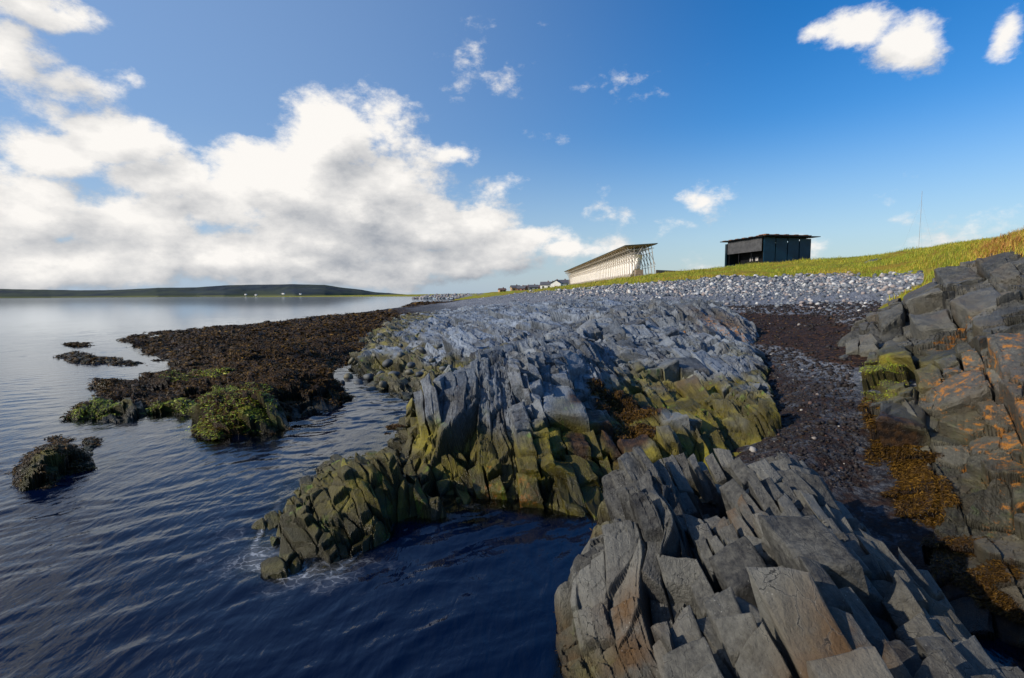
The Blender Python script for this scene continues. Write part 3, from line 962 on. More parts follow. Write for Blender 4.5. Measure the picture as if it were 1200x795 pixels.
BK = [('b', .7, 1.8, .26, .25, .3, .2, .3, .05, .08, None),
      ('b', .28, .5, .11, .1, .35, .1, .35, .02, .04, None),
      ('b', .12, .35, .035, .0, .30, .0, .30, .01, .015, .4)]
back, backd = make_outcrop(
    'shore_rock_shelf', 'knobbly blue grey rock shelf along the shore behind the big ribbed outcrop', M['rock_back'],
    [(395, 432, .1), (430, 440, .1), (440, 458, .0), (480, 470, 0), (520, 455, .3), (600, 420, .9), (700, 384, 1.5), (800, 360, 1.9), (16, 44), (10, 62), (-2, 66), (-7, 78), (-14, 70), (500, 364, .4), (455, 374, .25), (430, 390, .2), (410, 412, .1)],
    [(430, 436, .3), (470, 448, .5), (450, 415, .75), (500, 402, 1.1), (550, 398, 1.3), (480, 384, .9), (560, 378, 1.35), (600, 388, 1.45), (650, 372, 1.9), (700, 358, 2.35), (740, 353, 2.5), (600, 364, 1.7), (540, 368, 1.05), (640, 353, 2.1), (700, 349.5, 2.55), (580, 356, 1.7), (520, 364, .7), (480, 464, .1), (520, 440, .6), (790, 352, 2.5)],
    (-.40, .40, 14, 85, .0021, .0032), BK, R(-35), lean=(-.3, -.1), skirt=.9, seed=41, wetz=.2, edge_n=.3, foldamp=.12, rough=.012,
    algf=lambda x, y, z, a, b: sstep(.9, .55, z + .5 * a) * .9,
    lichf=lambda x, y, z, a, b: .12 + .25 * sstep(.2, .5, b),
    weedf=lambda x, y, z, a, b: sstep(.5, .2, z + .3 * b) * sstep(30, 45, y))

RF = [('c', .9, 1.3, .22, .05, .25, .08, .25, .05, .03, None),
      ('b', .3, .8, .06, .0, .25, .0, .25, .02, .02, .35),
      ('c', .16, .22, .035, .0, .3, .0, .3, .01, .01, None)]


def reef_weed(x, y, z, a, b):
    w = sstep(-.35, -.05, a * .5 + b * .5 + .35)
    bare = blob(x, y, [(255, 468, .4, 1.3), (165, 485, .2, 1.6), (130, 480, .15, 1.2), (375, 470, .3, 1.0), (400, 468, .3, .8), (315, 490, .2, .9), (215, 470, .3, 1.2)])
    bare = np.clip(bare * 1.1 - .25 * (z > .5), 0, 1)
    return w * (1 - sstep(.5, .85, bare))


def reef_alg(x, y, z, a, b):
    return np.maximum(blob(x, y, [(250, 470, .5, 1.5), (262, 488, .3, 1.2), (235, 455, .6, 1.0), (280, 445, .9, .8), (230, 432, .6, 1.2), (100, 480, .2, .8), (195, 470, .3, .6)]) * 1.3, .35 * sstep(0, .4, b))


reef, reefd = make_outcrop(
    'seaweed_covered_reef', 'long low reef covered in dark brown seaweed with bright green algae on its near face', M['rock_reef'],
    [(66, 493, 0), (72, 480, 0), (112, 463, 0), (165, 443, 0), (200, 428, 0), (152, 410, 0), (128, 398, 0), (165, 391, 0), (235, 384, 0), (320, 377, 0), (420, 367.5, 0), (470, 361, 0), (-35, 190), (-12, 170), (-12, 95), (500, 366, .3), (450, 380, .2), (430, 400, .2), (412, 425, .1), (395, 440, 0), (385, 452, 0), (414, 470, 0), (397, 481, 0), (350, 490, 0), (300, 510, 0), (268, 510, 0), (235, 478, 0), (170, 492, 0), (100, 497, 0)],
    [(80, 489, .10), (95, 478, .25), (130, 468, .42), (190, 468, .42), (225, 455, .62), (195, 438, .5), (290, 492, .45), (262, 470, .75), (270, 450, .9), (300, 452, .9), (350, 458, .85), (400, 460, .62), (320, 430, 1.05), (250, 412, .65), (350, 402, .9), (200, 397, .3), (300, 388, .6), (400, 380, .65), (450, 370, .55), (145, 399, .15), (380, 430, .8), (-25 * 0 + 480, 364, .5), (520, 357.5, .45), (235, 474, .15), (170, 485, .2), (340, 484, .3), (395, 474, .3)],
    (-.98, -.10, 10.5, 200, .0021, .0032), RF, R(-40), lean=(-.1, -.1), skirt=.9, seed=53, wetz=.12, edge_n=.22, foldamp=.12, rough=.016,
    algf=reef_alg, weedf=reef_weed)


def skerry(label, foot, ctrl, seed, rn, name='weed_covered_rock', weed=.85, alg=.8, mat='rock_reef'):
    return make_outcrop(name, label, M[mat], foot, ctrl, rn, [('c', .3, .4, .08, 0, .3, 0, .3, .02, .03, None), ('c', .12, .15, .03, 0, .3, 0, .3, .01, .01, None)], R(-30), skirt=.7, seed=seed, edge_n=.14, wetz=.1,
                        algf=lambda x, y, z, a, b: alg + .5 * b, weedf=lambda x, y, z, a, b: sstep(-.5, .1, b) * weed, cat='rock', group='weed covered rocks standing in the shallows', rough=.016)


sk = []
sk.append(skerry('brown weed covered rock standing alone in the water near the left edge', [(16, 572, 0), (18, 545, 0), (36, 515, 0), (75, 504, 0), (122, 512, 0), (112, 540, 0), (80, 562, 0), (55, 575, 0)], [(35, 548, .32), (60, 524, .48), (95, 517, .42), (70, 543, .40), (45, 564, .15), (105, 530, .28)], 61, (-1.05, -.74, 7.0, 12, .0021, .003)))
sk.append(skerry('thin flat weedy rock with a bright green end, just below the round one at left', [(12, 588, 0), (15, 582, 0), (40, 574, 0), (60, 568, 0), (58, 574, 0), (35, 584, 0)], [(20, 584, .08), (50, 572, .09), (35, 579, .1)], 62, (-1.02, -.84, 7.0, 9, .0021, .003), weed=.3, alg=1.2))
sk.append(skerry('small dark weedy rock in the water between the bright strait and the reef', [(97, 452, 0), (108, 442, 0), (130, 438, 0), (152, 446, 0), (150, 453, 0), (120, 458, 0)], [(110, 450, .2), (130, 443, .35), (140, 449, .25)], 63, (-.86, -.72, 14.5, 20, .0021, .003)))
sk.append(skerry('low dark weed patch lying offshore, farthest of the small rocks at left', [(60, 404, 0), (80, 401, 0), (108, 401, 0), (110, 405, 0), (85, 407, 0)], [(85, 404, .18), (100, 403, .16)], 64, (-.93, -.78, 27, 35, .0021, .003)))
sk.append(skerry('flat spread of dark weed barely above the water beside the reef', [(55, 419, 0), (75, 411, 0), (105, 409, 0), (120, 417, 0), (180, 424, 0), (178, 430, 0), (110, 427, 0), (70, 426, 0)], [(85, 416, .16), (110, 421, .14), (150, 426, .14), (70, 421, .1)], 65, (-.94, -.66, 20, 30, .0021, .003)))
sk.append(skerry('dark weedy rock cut by the left edge of the view', [(-40, 535, 0), (-20, 522, 0), (5, 521, 0), (20, 526, 0), (12, 532, 0), (-10, 540, 0)], [(-10, 529, .22), (8, 527, .12)], 66, (-1.12, -.94, 8.8, 11.5, .0021, .003)))
sk.append(skerry('brown rock in the inlet beside the left foot of the ribbed outcrop', [(445, 505, 0), (447, 492, 0), (462, 484, 0), (482, 486, 0), (482, 505, 0), (465, 513, 0)], [(455, 497, .28), (470, 493, .4), (462, 506, .15)], 67, (-.29, -.17, 9.5, 14, .0021, .003), weed=.7))

WEEDP = P2([(975, 455, 1.0), (1010, 478, .95), (1045, 500, .9), (1090, 535, .8), (1120, 585, .7), (1148, 640, .5), (1185, 710, .3), (1240, 840, .1), (1100, 850, 0), (1040, 640, .3), (970, 560, .5)])
CL = [('b', .75, 1.5, .20, .10, .22, .12, .22, .03, .06, None),
      ('c', .34, .50, .09, .05, .30, .05, .30, .014, .03, None),
      ('c', .13, .18, .022, .0, .25, .0, .25, .006, .010, .42)]
cliff, cliffd = make_outcrop(
    'right_rock_cliff', 'tall grey cliff at right with orange lichen and brown weed at its foot', M['rock_cliff'],
    [(1004, 378, 1.9), (988, 410, 1.55), (984, 450, 1.15), (988, 490, .85), (984, 530, .6), (1010, 580, .4), (1060, 620, .3), (1095, 665, .15), (1150, 770, 0), (5.5, 2.2), (14, 3), (22, 8), (24, 20), (16, 22), (11.5, 16.5)],
    [(1012, 372, 14.5, 'd'), (1060, 350, 14.5, 'd'), (1110, 319, 15, 'd'), (1150, 301, 14.5, 'd'), (1200, 290, 13.5, 'd'), (1260, 275, 14, 'd'), (1005, 425, 1.6), (1050, 392, 12.2, 'd'), (1100, 385, 10.8, 'd'), (1150, 370, 10.2, 'd'), (1200, 335, 9.6, 'd'), (1200, 420, 7.2, 'd'), (1260, 420, 7.4, 'd'), (1020, 470, 1.25), (1070, 440, 9.9, 'd'), (1130, 470, 7.3, 'd'), (1200, 520, 5.7, 'd'), (1150, 540, 5.9, 'd'),
     (1005, 500, .85), (1035, 540, .65), (1085, 590, .5), (1120, 620, .4), (1160, 630, 4.8, 'd'), (1200, 645, 4.5, 'd'), (1260, 700, 3.6, 'd'), (1180, 700, .35), (1110, 540, 6.5, 'd'), (1080, 500, 7.7, 'd'), (1270, 340, 9, 'd')],
    (.60, 1.55, 3.2, 24, .0021, .0027), CL, R(35), lean=(-.4, -.2), skirt=2.2, seed=71, wetz=.2, edge_n=.2, rough=.013,
    blocks=dict(su=.80, sv=1.25, ymax=20, mask=lambda x, y: ((x / y > -.3) & (poly_sd(x, y, WEEDP) > .1)).astype(float), split=lambda x, y: .5, a=.10, asd=.22, b=.12, bsd=.25, off=.05, gap=.006, dep=.9, sink=.05, nsc=2.0, down=.03, drop=.4),
    algf=lambda x, y, z, a, b: np.maximum(blob(x, y, [(1005, 440, 1.3, 1.2), (995, 470, 1.0, .9), (1010, 420, 1.6, 1.0)]) * 1.2, .25 * sstep(1.8, .8, z + .4 * a)),
    lichf=lambda x, y, z, a, b: np.maximum(blob(x, y, [(1140, 385, 2.4, 1.1), (1185, 440, 1.9, .8), (1190, 400, 2.2, .8), (1195, 520, 1.2, .5), (1190, 560, 1.0, .4), (1120, 375, 2.4, .6), (1065, 365, 2.4, .35), (1160, 425, 2, .5)]) * .96, .12),
    rustf=lambda x, y, z, a, b: .25 * sstep(0, .4, a),
    weedf=lambda x, y, z, a, b: sstep(.10, -.10, poly_sd(x, y, WEEDP) + .45 * b) * (z < 1.15))

# ------------------------------------------------------------------ ground sheets (seabed + beach, grassy bank)
gv = []
for p in [(950, 520), (930, 430), (960, 380), (900, 366), (1000, 366), (1000, 560), (760, 590)]: gv.append((*G(p[0], p[1], 1.2)[:2], -1))
for (px, py, d, v) in [(950, 345, 46, -1), (1050, 345, 38, -1), (880, 329, 68, -.6), (800, 333, 68, -.5), (960, 326, 63, -.6), (1020, 326, 52, -.4), (1085, 322, 40, -.1), (850, 323, 77, .35), (900, 321, 77, .4), (960, 319, 74, .5), (1020, 318, 66, .6), (800, 327, 78, .2), (750, 330.5, 82, .15), (700, 335.5, 86, .1), (650, 341, 100, .05), (700, 339, 76, -.5), (640, 345, 88, -.5), (590, 347, 120, -.1), (590, 345, 200, .3), (550, 346, 270, .3),
                       (1100, 312, 55, .9), (1145, 300, 40, .9), (1200, 300, 24, .8), (1110, 326, 22, .5), (520, 350, 200, -.6), (850, 313, 104, 1), (744, 325, 105, 1), (664, 337, 225, 1), (1000, 303, 100, 1)]:
    gv.append((*D(px, py, d)[:2], v))
gv += [(-30, 100, -1), (-60, 300, -1), (0, 10, -1), (5, 40, -1), (0, 60, -1), (100, 100, 1), (100, 300, 1), (0, 600, 1), (12, 10, .2), (20, 16, .9), (30, 20, 1)]
gv = np.array(gv)
grass_rbf = RBF(gv[:, :2], gv[:, 2])

X, Y = polar(-2.0, 2.2, 1.2, 1500, .0048, .0075)
Zg = ground_h(X, Y)
gm = grass_rbf(X, Y) + .22 * fbm(X * .12, Y * .12, 301, 4) + .10 * fbm(X * .6, Y * .6, 305, 3)
sc = np.clip(Y / 30, .1, 3)
Zg = Zg + .12 * sc * fbm(X * .25, Y * .25, 300, 4) + .02 * fbm(X * 3, Y * 3, 302, 4) * np.clip(Y / 10, .5, 2)
gfar = sstep(60, 90, Y) * 0
wrack = sstep(1.15, 1.35, Zg) * sstep(1.95, 1.72, Zg + .05 * fbm(X * .5, Y * .5, 310, 3)) * .95
wrack = np.maximum(wrack, .55 * sstep(2.02, 2.05, Zg) * sstep(2.12, 2.08, Zg))
wrack = np.maximum(wrack, .52 * sstep(1.3, .9, Zg)) * (Y < 60)
wrack = np.maximum(wrack, .9 * sstep(.9, .4, Zg) * (Y > 40))
wet = np.maximum(sstep(1.45, .95, Zg) * .9, 0)
wet = np.maximum(wet, .5 * wrack)
green = .52 * sstep(.1, .35, fbm(X * .25 + 4, Y * .12, 320, 3)) * sstep(3.0, 3.6, Zg) * sstep(-.9, -.3, gm)
ga = dict(wrack=wrack, wet=wet, grass=green)
kb = gm < 0.0
grid_faces_k = kb
o = grid_mesh('shingle_beach', X, Y, Zg, M['ground'], ga, kb, smooth=True)
tag(o, kind='structure')
f_all = gm >= 0
inner = f_all.copy()
inner[1:, :] &= f_all[:-1, :]; inner[:-1, :] &= f_all[1:, :]; inner[:, 1:] &= f_all[:, :-1]; inner[:, :-1] &= f_all[:, 1:]
o = grid_mesh('grass_bank', X, Y, Zg + 0.004 + .10 * sstep(0, .12, gm) + .28 * sstep(.05, .3, gm) * fbm(X * .45, Y * .3, 333, 4), M['bank'], ga, f_all, smooth=True)
tag(o, kind='structure')
GX, GY, GZ, GM = X, Y, Zg, gm


def ground_at(x, y):
    x = np.asarray(x, float); y = np.asarray(y, float)
    s = np.clip(y / 30, .1, 3)
    return ground_h(x, y) + .12 * s * fbm(x * .25, y * .25, 300, 4) + .02 * fbm(x * 3, y * 3, 302, 4) * np.clip(y / 10, .5, 2)


# ------------------------------------------------------------------ water
def water():
    X, Y = polar(-2.4, 1.6, 1.2, 90, .0042, .0036)
    dep = -ground_h(X, Y)
    top = -dep
    for nm in ('rock_spur', 'ribbed_rock_outcrop', 'foreground_rock_outcrop', 'seaweed_covered_reef', 'shore_rock_shelf', 'weed_covered_rock'):
        e, _ = OUT[nm](X, Y)
        top = np.maximum(top, e)
    dep = -top
    # choppy little waves coming in from the left
    Z = np.zeros(X.shape)
    r = np.random.default_rng(3)
    wx = X + .5 * fbm(X * .5, Y * .5, 400, 3); wy = Y + .5 * fbm(X * .5 + 7, Y * .5, 401, 3)
    for k in range(26):
        lam = 0.22 * 1.17 ** k * .55 if k < 18 else r.uniform(.3, 1.5)
        th = R(128) + r.normal(0, .42)
        a = .0052 * lam * r.uniform(.6, 1.2)
        kx, ky = math.cos(th) * 2 * math.pi / lam, math.sin(th) * 2 * math.pi / lam
        s = np.sin(wx * kx + wy * ky + r.uniform(0, 6.28))
        pix = Y * .0042 * 3
        Z += a * (1 - np.abs(s) ** 1.4 * 1.3) * sstep(0.35, 1.0, lam / (Y * .0036 * 4))
    calm = .35 + .65 * sstep(-.3, .4, fbm(X * .22, Y * .22, 410, 3))
    calm *= 1 - .5 * sstep(-1.2, .6, X) * sstep(9, 7, Y)
    calm *= 1 + .5 * sstep(12, 5, Y) * sstep(0, -2, X)
    Z *= calm * (1 - .7 * sstep(-.35, -.8, X / Y) * sstep(6, 10, Y)) * sstep(88, 60, Y) * sstep(1.25, 1.6, Y)
    foam = np.zeros(X.shape)
    edge = np.exp(-((dep - .03) / .10) ** 2)
    tip = G(300, 650, 0)
    d = np.hypot((X - tip[0]), (Y - tip[1]))
    fn = fbm(X * 2.2, Y * 2.2, 420, 4)
    foam = edge * (.55 * np.exp(-(d / 1.6) ** 2) + .22)
    for (px, py, rad, w) in [(300, 655, .55, .55), (360, 672, .6, .5), (395, 672, .45, .5), (270, 630, .5, .38), (255, 600, .6, .30), (300, 590, .4, .28), (430, 665, .7, .32), (250, 660, .5, .3), (75, 560, .7, .3), (20, 440, 3.5, .2), (60, 470, 2.5, .25)]:
        g = G(px, py, 0)
        foam = np.maximum(foam, w * np.exp(-((X - g[0]) ** 2 + (Y - g[1]) ** 2) / rad ** 2))
    shal = np.exp(-np.maximum(dep, 0) * 3.2)
    keep = dep > -.35
    Xb = X; Z -= .02
    at = dict(shallow=shal, foam=foam)
    m, t, b = mat_new('sea_water')
    nt = m.node_tree
    nt.nodes.remove(b)
    out = nt.nodes['Material Output']
    P = t.n('ShaderNodeNewGeometry').outputs['Position']
    mp = t.n('ShaderNodeMapping'); mp.inputs['Rotation'].default_value = (0, 0, R(-38)); mp.inputs['Scale'].default_value = (2.6, .9, 1)
    t.put(mp.inputs['Vector'], P)
    n1 = t.noise(mp.outputs[0], 3.0, 4, .55, .4)
    n2 = t.noise(mp.outputs[0], .55, 3, .5, .3)
    n3 = t.noise(mp.outputs[0], .10, 3, .5, .3)
    h = t.math('ADD', t.math('MULTIPLY', n1, .035), t.math('MULTIPLY', n2, .09))
    h = t.math('ADD', h, t.math('MULTIPLY', n3, .25))
    yy = t.sep(P)[1]
    fade = t.math('DIVIDE', 7.0, t.math('MAXIMUM', yy, 7.0))
    h = t.math('MULTIPLY', h, t.math('POWER', fade, 1.1))
    nb = t.bump(h, 1.0, .40)
    fr = t.n('ShaderNodeFresnel'); fr.inputs[0].default_value = 1.34; t.put(fr.inputs['Normal'], nb)
    gl = t.n('ShaderNodeBsdfGlossy'); gl.inputs['Roughness'].default_value = .06; t.put(gl.inputs['Normal'], nb)
    gl.inputs['Color'].default_value = (.88, .94, 1, 1)
    deep = t.n('ShaderNodeBsdfDiffuse'); deep.inputs['Color'].default_value = (.0005, .0042, .020, 1)
    tr = t.n('ShaderNodeBsdfTransparent'); tr.inputs['Color'].default_value = (.55, .60, .52, 1)
    sh = t.attr('shallow')
    m1 = t.n('ShaderNodeMixShader'); t.put(m1.inputs[0], t.ramp(sh, .05, .9)); nt.links.new(deep.outputs[0], m1.inputs[1]); nt.links.new(tr.outputs[0], m1.inputs[2])
    m2 = t.n('ShaderNodeMixShader'); t.put(m2.inputs[0], fr.outputs[0]); nt.links.new(m1.outputs[0], m2.inputs[1]); nt.links.new(gl.outputs[0], m2.inputs[2])
    fm = t.attr('foam')
    vw = t.vm('ADD', P, t.vm('MULTIPLY', t.noise(P, 2.2, 4, .6, out='Color'), (.5, .5, .5)))
    ve = t.voro(t.vm('MULTIPLY', vw, (1.0, 1.6, 1.0)), 5.0, 'DISTANCE_TO_EDGE')
    web = t.ramp(ve, 0.0, .10, 1, 0)
    fn = t.noise(P, 3.5, 6, .7)
    ff = t.math('MULTIPLY', t.ramp(t.math('ADD', t.math('MULTIPLY', fm, 1.0), t.math('MULTIPLY_ADD', fn, .9, -.45)), .25, .75), t.ramp(web, 0, 1, .25, 1))
    fd = t.n('ShaderNodeBsdfDiffuse'); fd.inputs['Color'].default_value = (.62, .66, .70, 1)
    m3 = t.n('ShaderNodeMixShader'); t.put(m3.inputs[0], t.math('MULTIPLY', ff, .5)); nt.links.new(m2.outputs[0], m3.inputs[1]); nt.links.new(fd.outputs[0], m3.inputs[2])
    nt.links.new(m3.outputs[0], out.inputs[0])
    # one sheet: fine near, coarse to the horizon
    A_ = X[0] / Y[0]
    yy = 90 * 1.24 ** np.arange(1, 30)
    X = np.vstack([X, A_[None] * yy[:, None]]); Y = np.vstack([Y, np.ones_like(A_)[None] * yy[:, None]])
    pad = np.zeros((len(yy), len(A_)))
    Z = np.vstack([Z, pad - .02]); at = {k: np.vstack([v, pad]) for k, v in at.items()}
    f = grid_faces(*X.shape, None)
    V = np.stack([X.ravel(), Y.ravel(), Z.ravel()], 1)
    ring = [(-40000, -300), (40000, -300), (40000, 45000), (-40000, 45000)]
    n0 = len(V)
    r0, c0 = X.shape
    bl, br, tl, trr = 0, c0 - 1, (r0 - 1) * c0, r0 * c0 - 1
    row_top = np.arange(tl, trr + 1); row_bot = np.arange(0, c0); colL = np.arange(0, r0) * c0; colR = colL + c0 - 1
    V[row_top, 2] = V[row_bot, 2] = V[colL, 2] = V[colR, 2] = -.02
    ex = []; ef = []

    def strip(idx, outer):
        base = n0 + len(ex)
        ex.extend(outer)
        for i in range(len(idx) - 1):
            ef.append((idx[i], idx[i + 1], base + i + 1, base + i))
        return base
    aa = V[row_top, :2]
    strip(colL[::-1][::-1], [(p[0] - 40000, p[1], -.02) for p in V[colL, :2]])
    strip(colR[::-1], [(p[0] + 40000, p[1], -.02) for p in V[colR, :2][::-1]])
    strip(row_bot, [(p[0] * 9000, -600, -.02) for p in V[row_bot, :2]])
    V = np.vstack([V, np.array(ex)])
    f = np.vstack([f, np.array(ef)])
    z0 = np.zeros(len(ex))
    o = mesh_np('sea_water', V, f, m, {k: np.concatenate([v.ravel(), z0]) for k, v in at.items()}, smooth=True)
    tag(o, kind='structure')


water()


# ------------------------------------------------------------------ far shore hills
def hills():
    m, t, b = mat_new('far_moorland')
    P = t.n('ShaderNodeNewGeometry').outputs['Position']
    n = t.noise(t.vm('MULTIPLY', P, (1, 1, 5)), .004, 6, .6); n2 = t.noise(P, .0011, 4, .6)
    col = t.mix(t.ramp(n, .38, .62), (.026, .036, .046), (.052, .066, .048))
    col = t.mix(t.ramp(n2, .5, .62, 0, .6), col, (.045, .062, .085))
    z = t.sep(P)[2]
    col = t.mix(t.ramp(z, 3, 14, .6, 0), col, (.16, .17, .06))
    t.put(b.inputs['Base Color'], col); b.inputs['Roughness'].default_value = .95; b.inputs['Specular IOR Level'].default_value = .1
    # silhouette heights (photo px, py) and the distance of the shore
    sil = [(-300, 336, 3300), (-120, 339, 3300), (0, 338.5, 3300), (60, 340, 3400), (120, 340.5, 3400), (150, 339, 3400), (185, 337.5, 3400), (230, 336.8, 3500), (262, 334.6, 3500), (300, 334, 3600), (345, 333.2, 3600), (380, 334, 3700), (400, 337, 3800), (425, 340, 4000), (440, 342.5, 4200), (470, 344.7, 5200)]
    xs = np.linspace(-300, 470, 420)
    pys = np.interp(xs, [s[0] for s in sil], [s[1] for s in sil]); ds = np.interp(xs, [s[0] for s in sil], [s[2] for s in sil])
    rows = 26
    V = np.zeros((rows, len(xs), 3))
    for i, (px, py, d) in enumerate(zip(xs, pys, ds)):
        top = D(px, py, d * 1.10)
        h = top[2]
        v = ray(px, py)
        for j in range(rows):
            f = j / (rows - 1)
            dd = d * (1 + .10 * f)
            prof = min(1, f * 1.02) ** .55
            V[j, i] = (v[0] / v[1] * dd, dd, -1 + (h + 1) * prof)
    nz = fbm(V[:, :, 0] * .006, V[:, :, 1] * .006, 500, 5, .6)
    f = np.linspace(0, 1, rows)[:, None]
    V[:, :, 2] += nz * 10 * np.sin(f * math.pi) * np.clip(V[:, :, 2] / 40, 0, 1) + nz * 3 * f * np.clip(V[:, :, 2] / 20, 0, 1)
    # back slope
    backr = V[-1].copy(); backr[:, 1] += 900; backr[:, 2] = -5
    V = np.vstack([V, backr[None]])
    o = mesh_np('far_hills', V.reshape(-1, 3), grid_faces(rows + 1, len(xs)), m, None, smooth=True)
    tag(o, kind='structure')


hills()

# ------------------------------------------------------------------ buildings
M['roof_dark'] = simple('dark_roof_felt', (.05, .065, .06), .6)
M['timber'] = simple('weathered_pine', (.42, .37, .31), .75, .3, .3, 3)
M['timber_soffit'] = simple('soffit_boards', (.30, .22, .15), .8, .2, .3, 3)
M['fabric'] = simple('pale_sailcloth', (.80, .76, .71), .7, .3, .08, .5)
M['black_glass'] = simple('black_tinted_glass', (.006, .020, .030), .10, .35, .3, .6)
M['blue_glass'] = simple('blue_black_glass_panel', (.004, .034, .066), .35, .25, .25, .6)
M['black_steel'] = simple('black_steel', (.006, .007, .009), .55, .2)
M['charcoal'] = simple('smoked_glass_band', (.055, .055, .058), .45, .5, .35, 1.2)
M['rust_tile'] = simple('rusty_roof_edge', (.20, .09, .04), .7, .2)
M['white_paint'] = simple('white_house_paint', (.75, .74, .70), .6, .3, .1, .3)
M['red_paint'] = simple('faded_red_paint', (.34, .15, .11), .7, .2, .2, .3)
M['ochre_paint'] = simple('ochre_house_paint', (.45, .32, .18), .7, .2, .2, .3)
M['grey_paint'] = simple('grey_house_paint', (.33, .34, .35), .7, .2, .2, .3)
M['roof_grey'] = simple('grey_roof_tiles', (.10, .10, .11), .7)
M['roof_red'] = simple('brown_roof_tiles', (.16, .09, .07), .7)
M['window'] = simple('window_glass', (.02, .025, .03), .1)


def hall():
    root = empty('memorial_hall', (28.0, 110, 6.4))
    tag(root, 'long pale timber framed memorial hall with thin overhanging roof standing behind the grass bank', 'building')
    ox, oy, oz = 28.0, 110.0, 6.4
    L = 125.0
    N = 52

    def rel(p): return (p[0] - ox, p[1] - oy, p[2] - oz)
    # thin roof, folded up at the eaves
    zt = D(731.7, 288, 110)[2]
    zr = D(770, 285.5, 110)[2]
    x0 = D(731.7, 288, 110)[0]; x1 = D(770, 285.5, 110)[0]
    r = MB()
    th = .10
    r.hexa([rel(p) for p in [(x0, 109.4, zt - th), (x1, 109.4, zr - th), (x1, 236, zr - th), (x0, 236, zt - th), (x0, 109.4, zt + .04), (x1, 109.4, zr + .04), (x1, 236, zr + .04), (x0, 236, zt + .04)]])
    r.build('roof', M['roof_dark'], root)
    s = MB()
    s.hexa([rel(p) for p in [(x0 + .15, 109.6, zt - th - .12), (x1 - .15, 109.6, zr - th - .12), (x1 - .15, 235.8, zr - th - .12), (x0 + .15, 235.8, zt - th - .12), (x0 + .15, 109.6, zt - th - .01), (x1 - .15, 109.6, zr - th - .01), (x1 - .15, 235.8, zr - th - .01), (x0 + .15, 235.8, zt - th - .01)]])
    s.build('soffit', M['timber_soffit'], root)
    # frames: leaning outer post, vertical inner post, cross braces, tie beam
    xl, xr = 26.4, 30.9
    for k in range(N):
        y = 110 + L * k / (N - 1)
        f = MB()
        w = .13
        f.bar(rel((xl, y, 5.2)), rel((xl - .35, y, zt - .2)), w)
        f.bar(rel((xr, y, 5.2)), rel((29.7, y, zr - .2)), w)
        f.bar(rel((x0 + .5, y + .14, zt - .25)), rel((27.35, y + .14, 8.6)), w * .8)
        f.bar(rel((x0 + .3, y, zt - .95)), rel((30.3, y, zr - .95)), w * .9)
        f.bar(rel((xl - .2, y - .14, 10.3)), rel((27.9, y - .14, zt - .2)), w * .8)
        f.bar(rel((30.6, y - .14, 9.0)), rel((28.4, y - .14, zr - .2)), w * .8)
        f.bar(rel((xl, y + .14, 6.7)), rel((xr, y + .14, 6.7)), w * .9)
        f.build('timber_frame', M['timber'], root)
    for (xx, zz) in ((xl - .12, 7.3), (xl - .30, 11.6), (xr - .3, 8.6), (xr - .9, 11.6)):
        b = MB(); b.bar(rel((xx, 109.9, zz)), rel((xx, 235.2, zz)), .08); b.build('rail', M['timber'], root)
    # hanging fabric chamber, closed at both ends with a raised prow
    sec = [(26.75, 6.55), (26.55, 9.2), (26.6, 11.7), (27.4, 12.3), (28.6, 12.3), (29.2, 11.4), (29.3, 9.0), (28.9, 6.8), (27.6, 6.4)]
    ys = [113.5, 114.4, 116.5, 120, 150, 190, 225, 233, 234.6]
    V = []; F = []
    for j, y in enumerate(ys):
        q = {0: .15, 1: .6, 2: .9}.get(j, 1.0 if j < 7 else .9)
        for (sx, sz) in sec:
            zc = 11.2
            V.append(rel((28 + (sx - 28) * q, y - (1.2 if sz > 9.5 and j < 3 else 0), zc + (sz - zc) * q)))
    n = len(sec)
    for j in range(len(ys) - 1):
        for i in range(n):
            F.append([j * n + i, j * n + (i + 1) % n, (j + 1) * n + (i + 1) % n, (j + 1) * n + i])
    F.append(list(range(n))); F.append([(len(ys) - 1) * n + i for i in range(n)][::-1])
    m = MB(); m.v = V; m.f = F
    m.build('fabric_chamber', M['fabric'], root)
    # slatted plinth along the grass
    p = MB()
    for k in range(84):
        y = 112 + k * 1.47
        p.box(25.75 - ox, 25.85 - ox, y - oy, y + .5 - oy, 5.4 - oz, 7.15 - oz)
    p.box(25.9 - ox, 25.98 - ox, 112 - oy, 235 - oy, 5.4 - oz, 6.95 - oz)
    p.build('slatted_plinth', M['timber'], root)
    e = MB(); e.box(26.8 - ox, 28.4 - ox, 111.2 - oy, 113.0 - oy, 5.4 - oz, 8.0 - oz); e.build('entrance_screen', M['timber_soffit'], root)


hall()


def ramp_wall():
    a = D(769, 321, 112); b = D(832, 321, 128)
    o = MB()
    p = Vector(a); q = Vector(b)
    zt0 = D(769, 316.5, 112)[2]; zt1 = D(832, 319.2, 128)[2]
    o.hexa([(p.x, p.y, 5.5), (q.x, q.y, 5.5), (q.x, q.y + .3, 5.5), (p.x, p.y + .3, 5.5), (p.x, p.y, zt0), (q.x, q.y, zt1), (q.x, q.y + .3, zt1), (p.x, p.y + .3, zt0)])
    w = o.build('boardwalk_wall', M['timber_soffit'])
    tag(w, 'low brown boarded wall running from the end of the timber hall towards the black pavilion', 'wall')


ramp_wall()


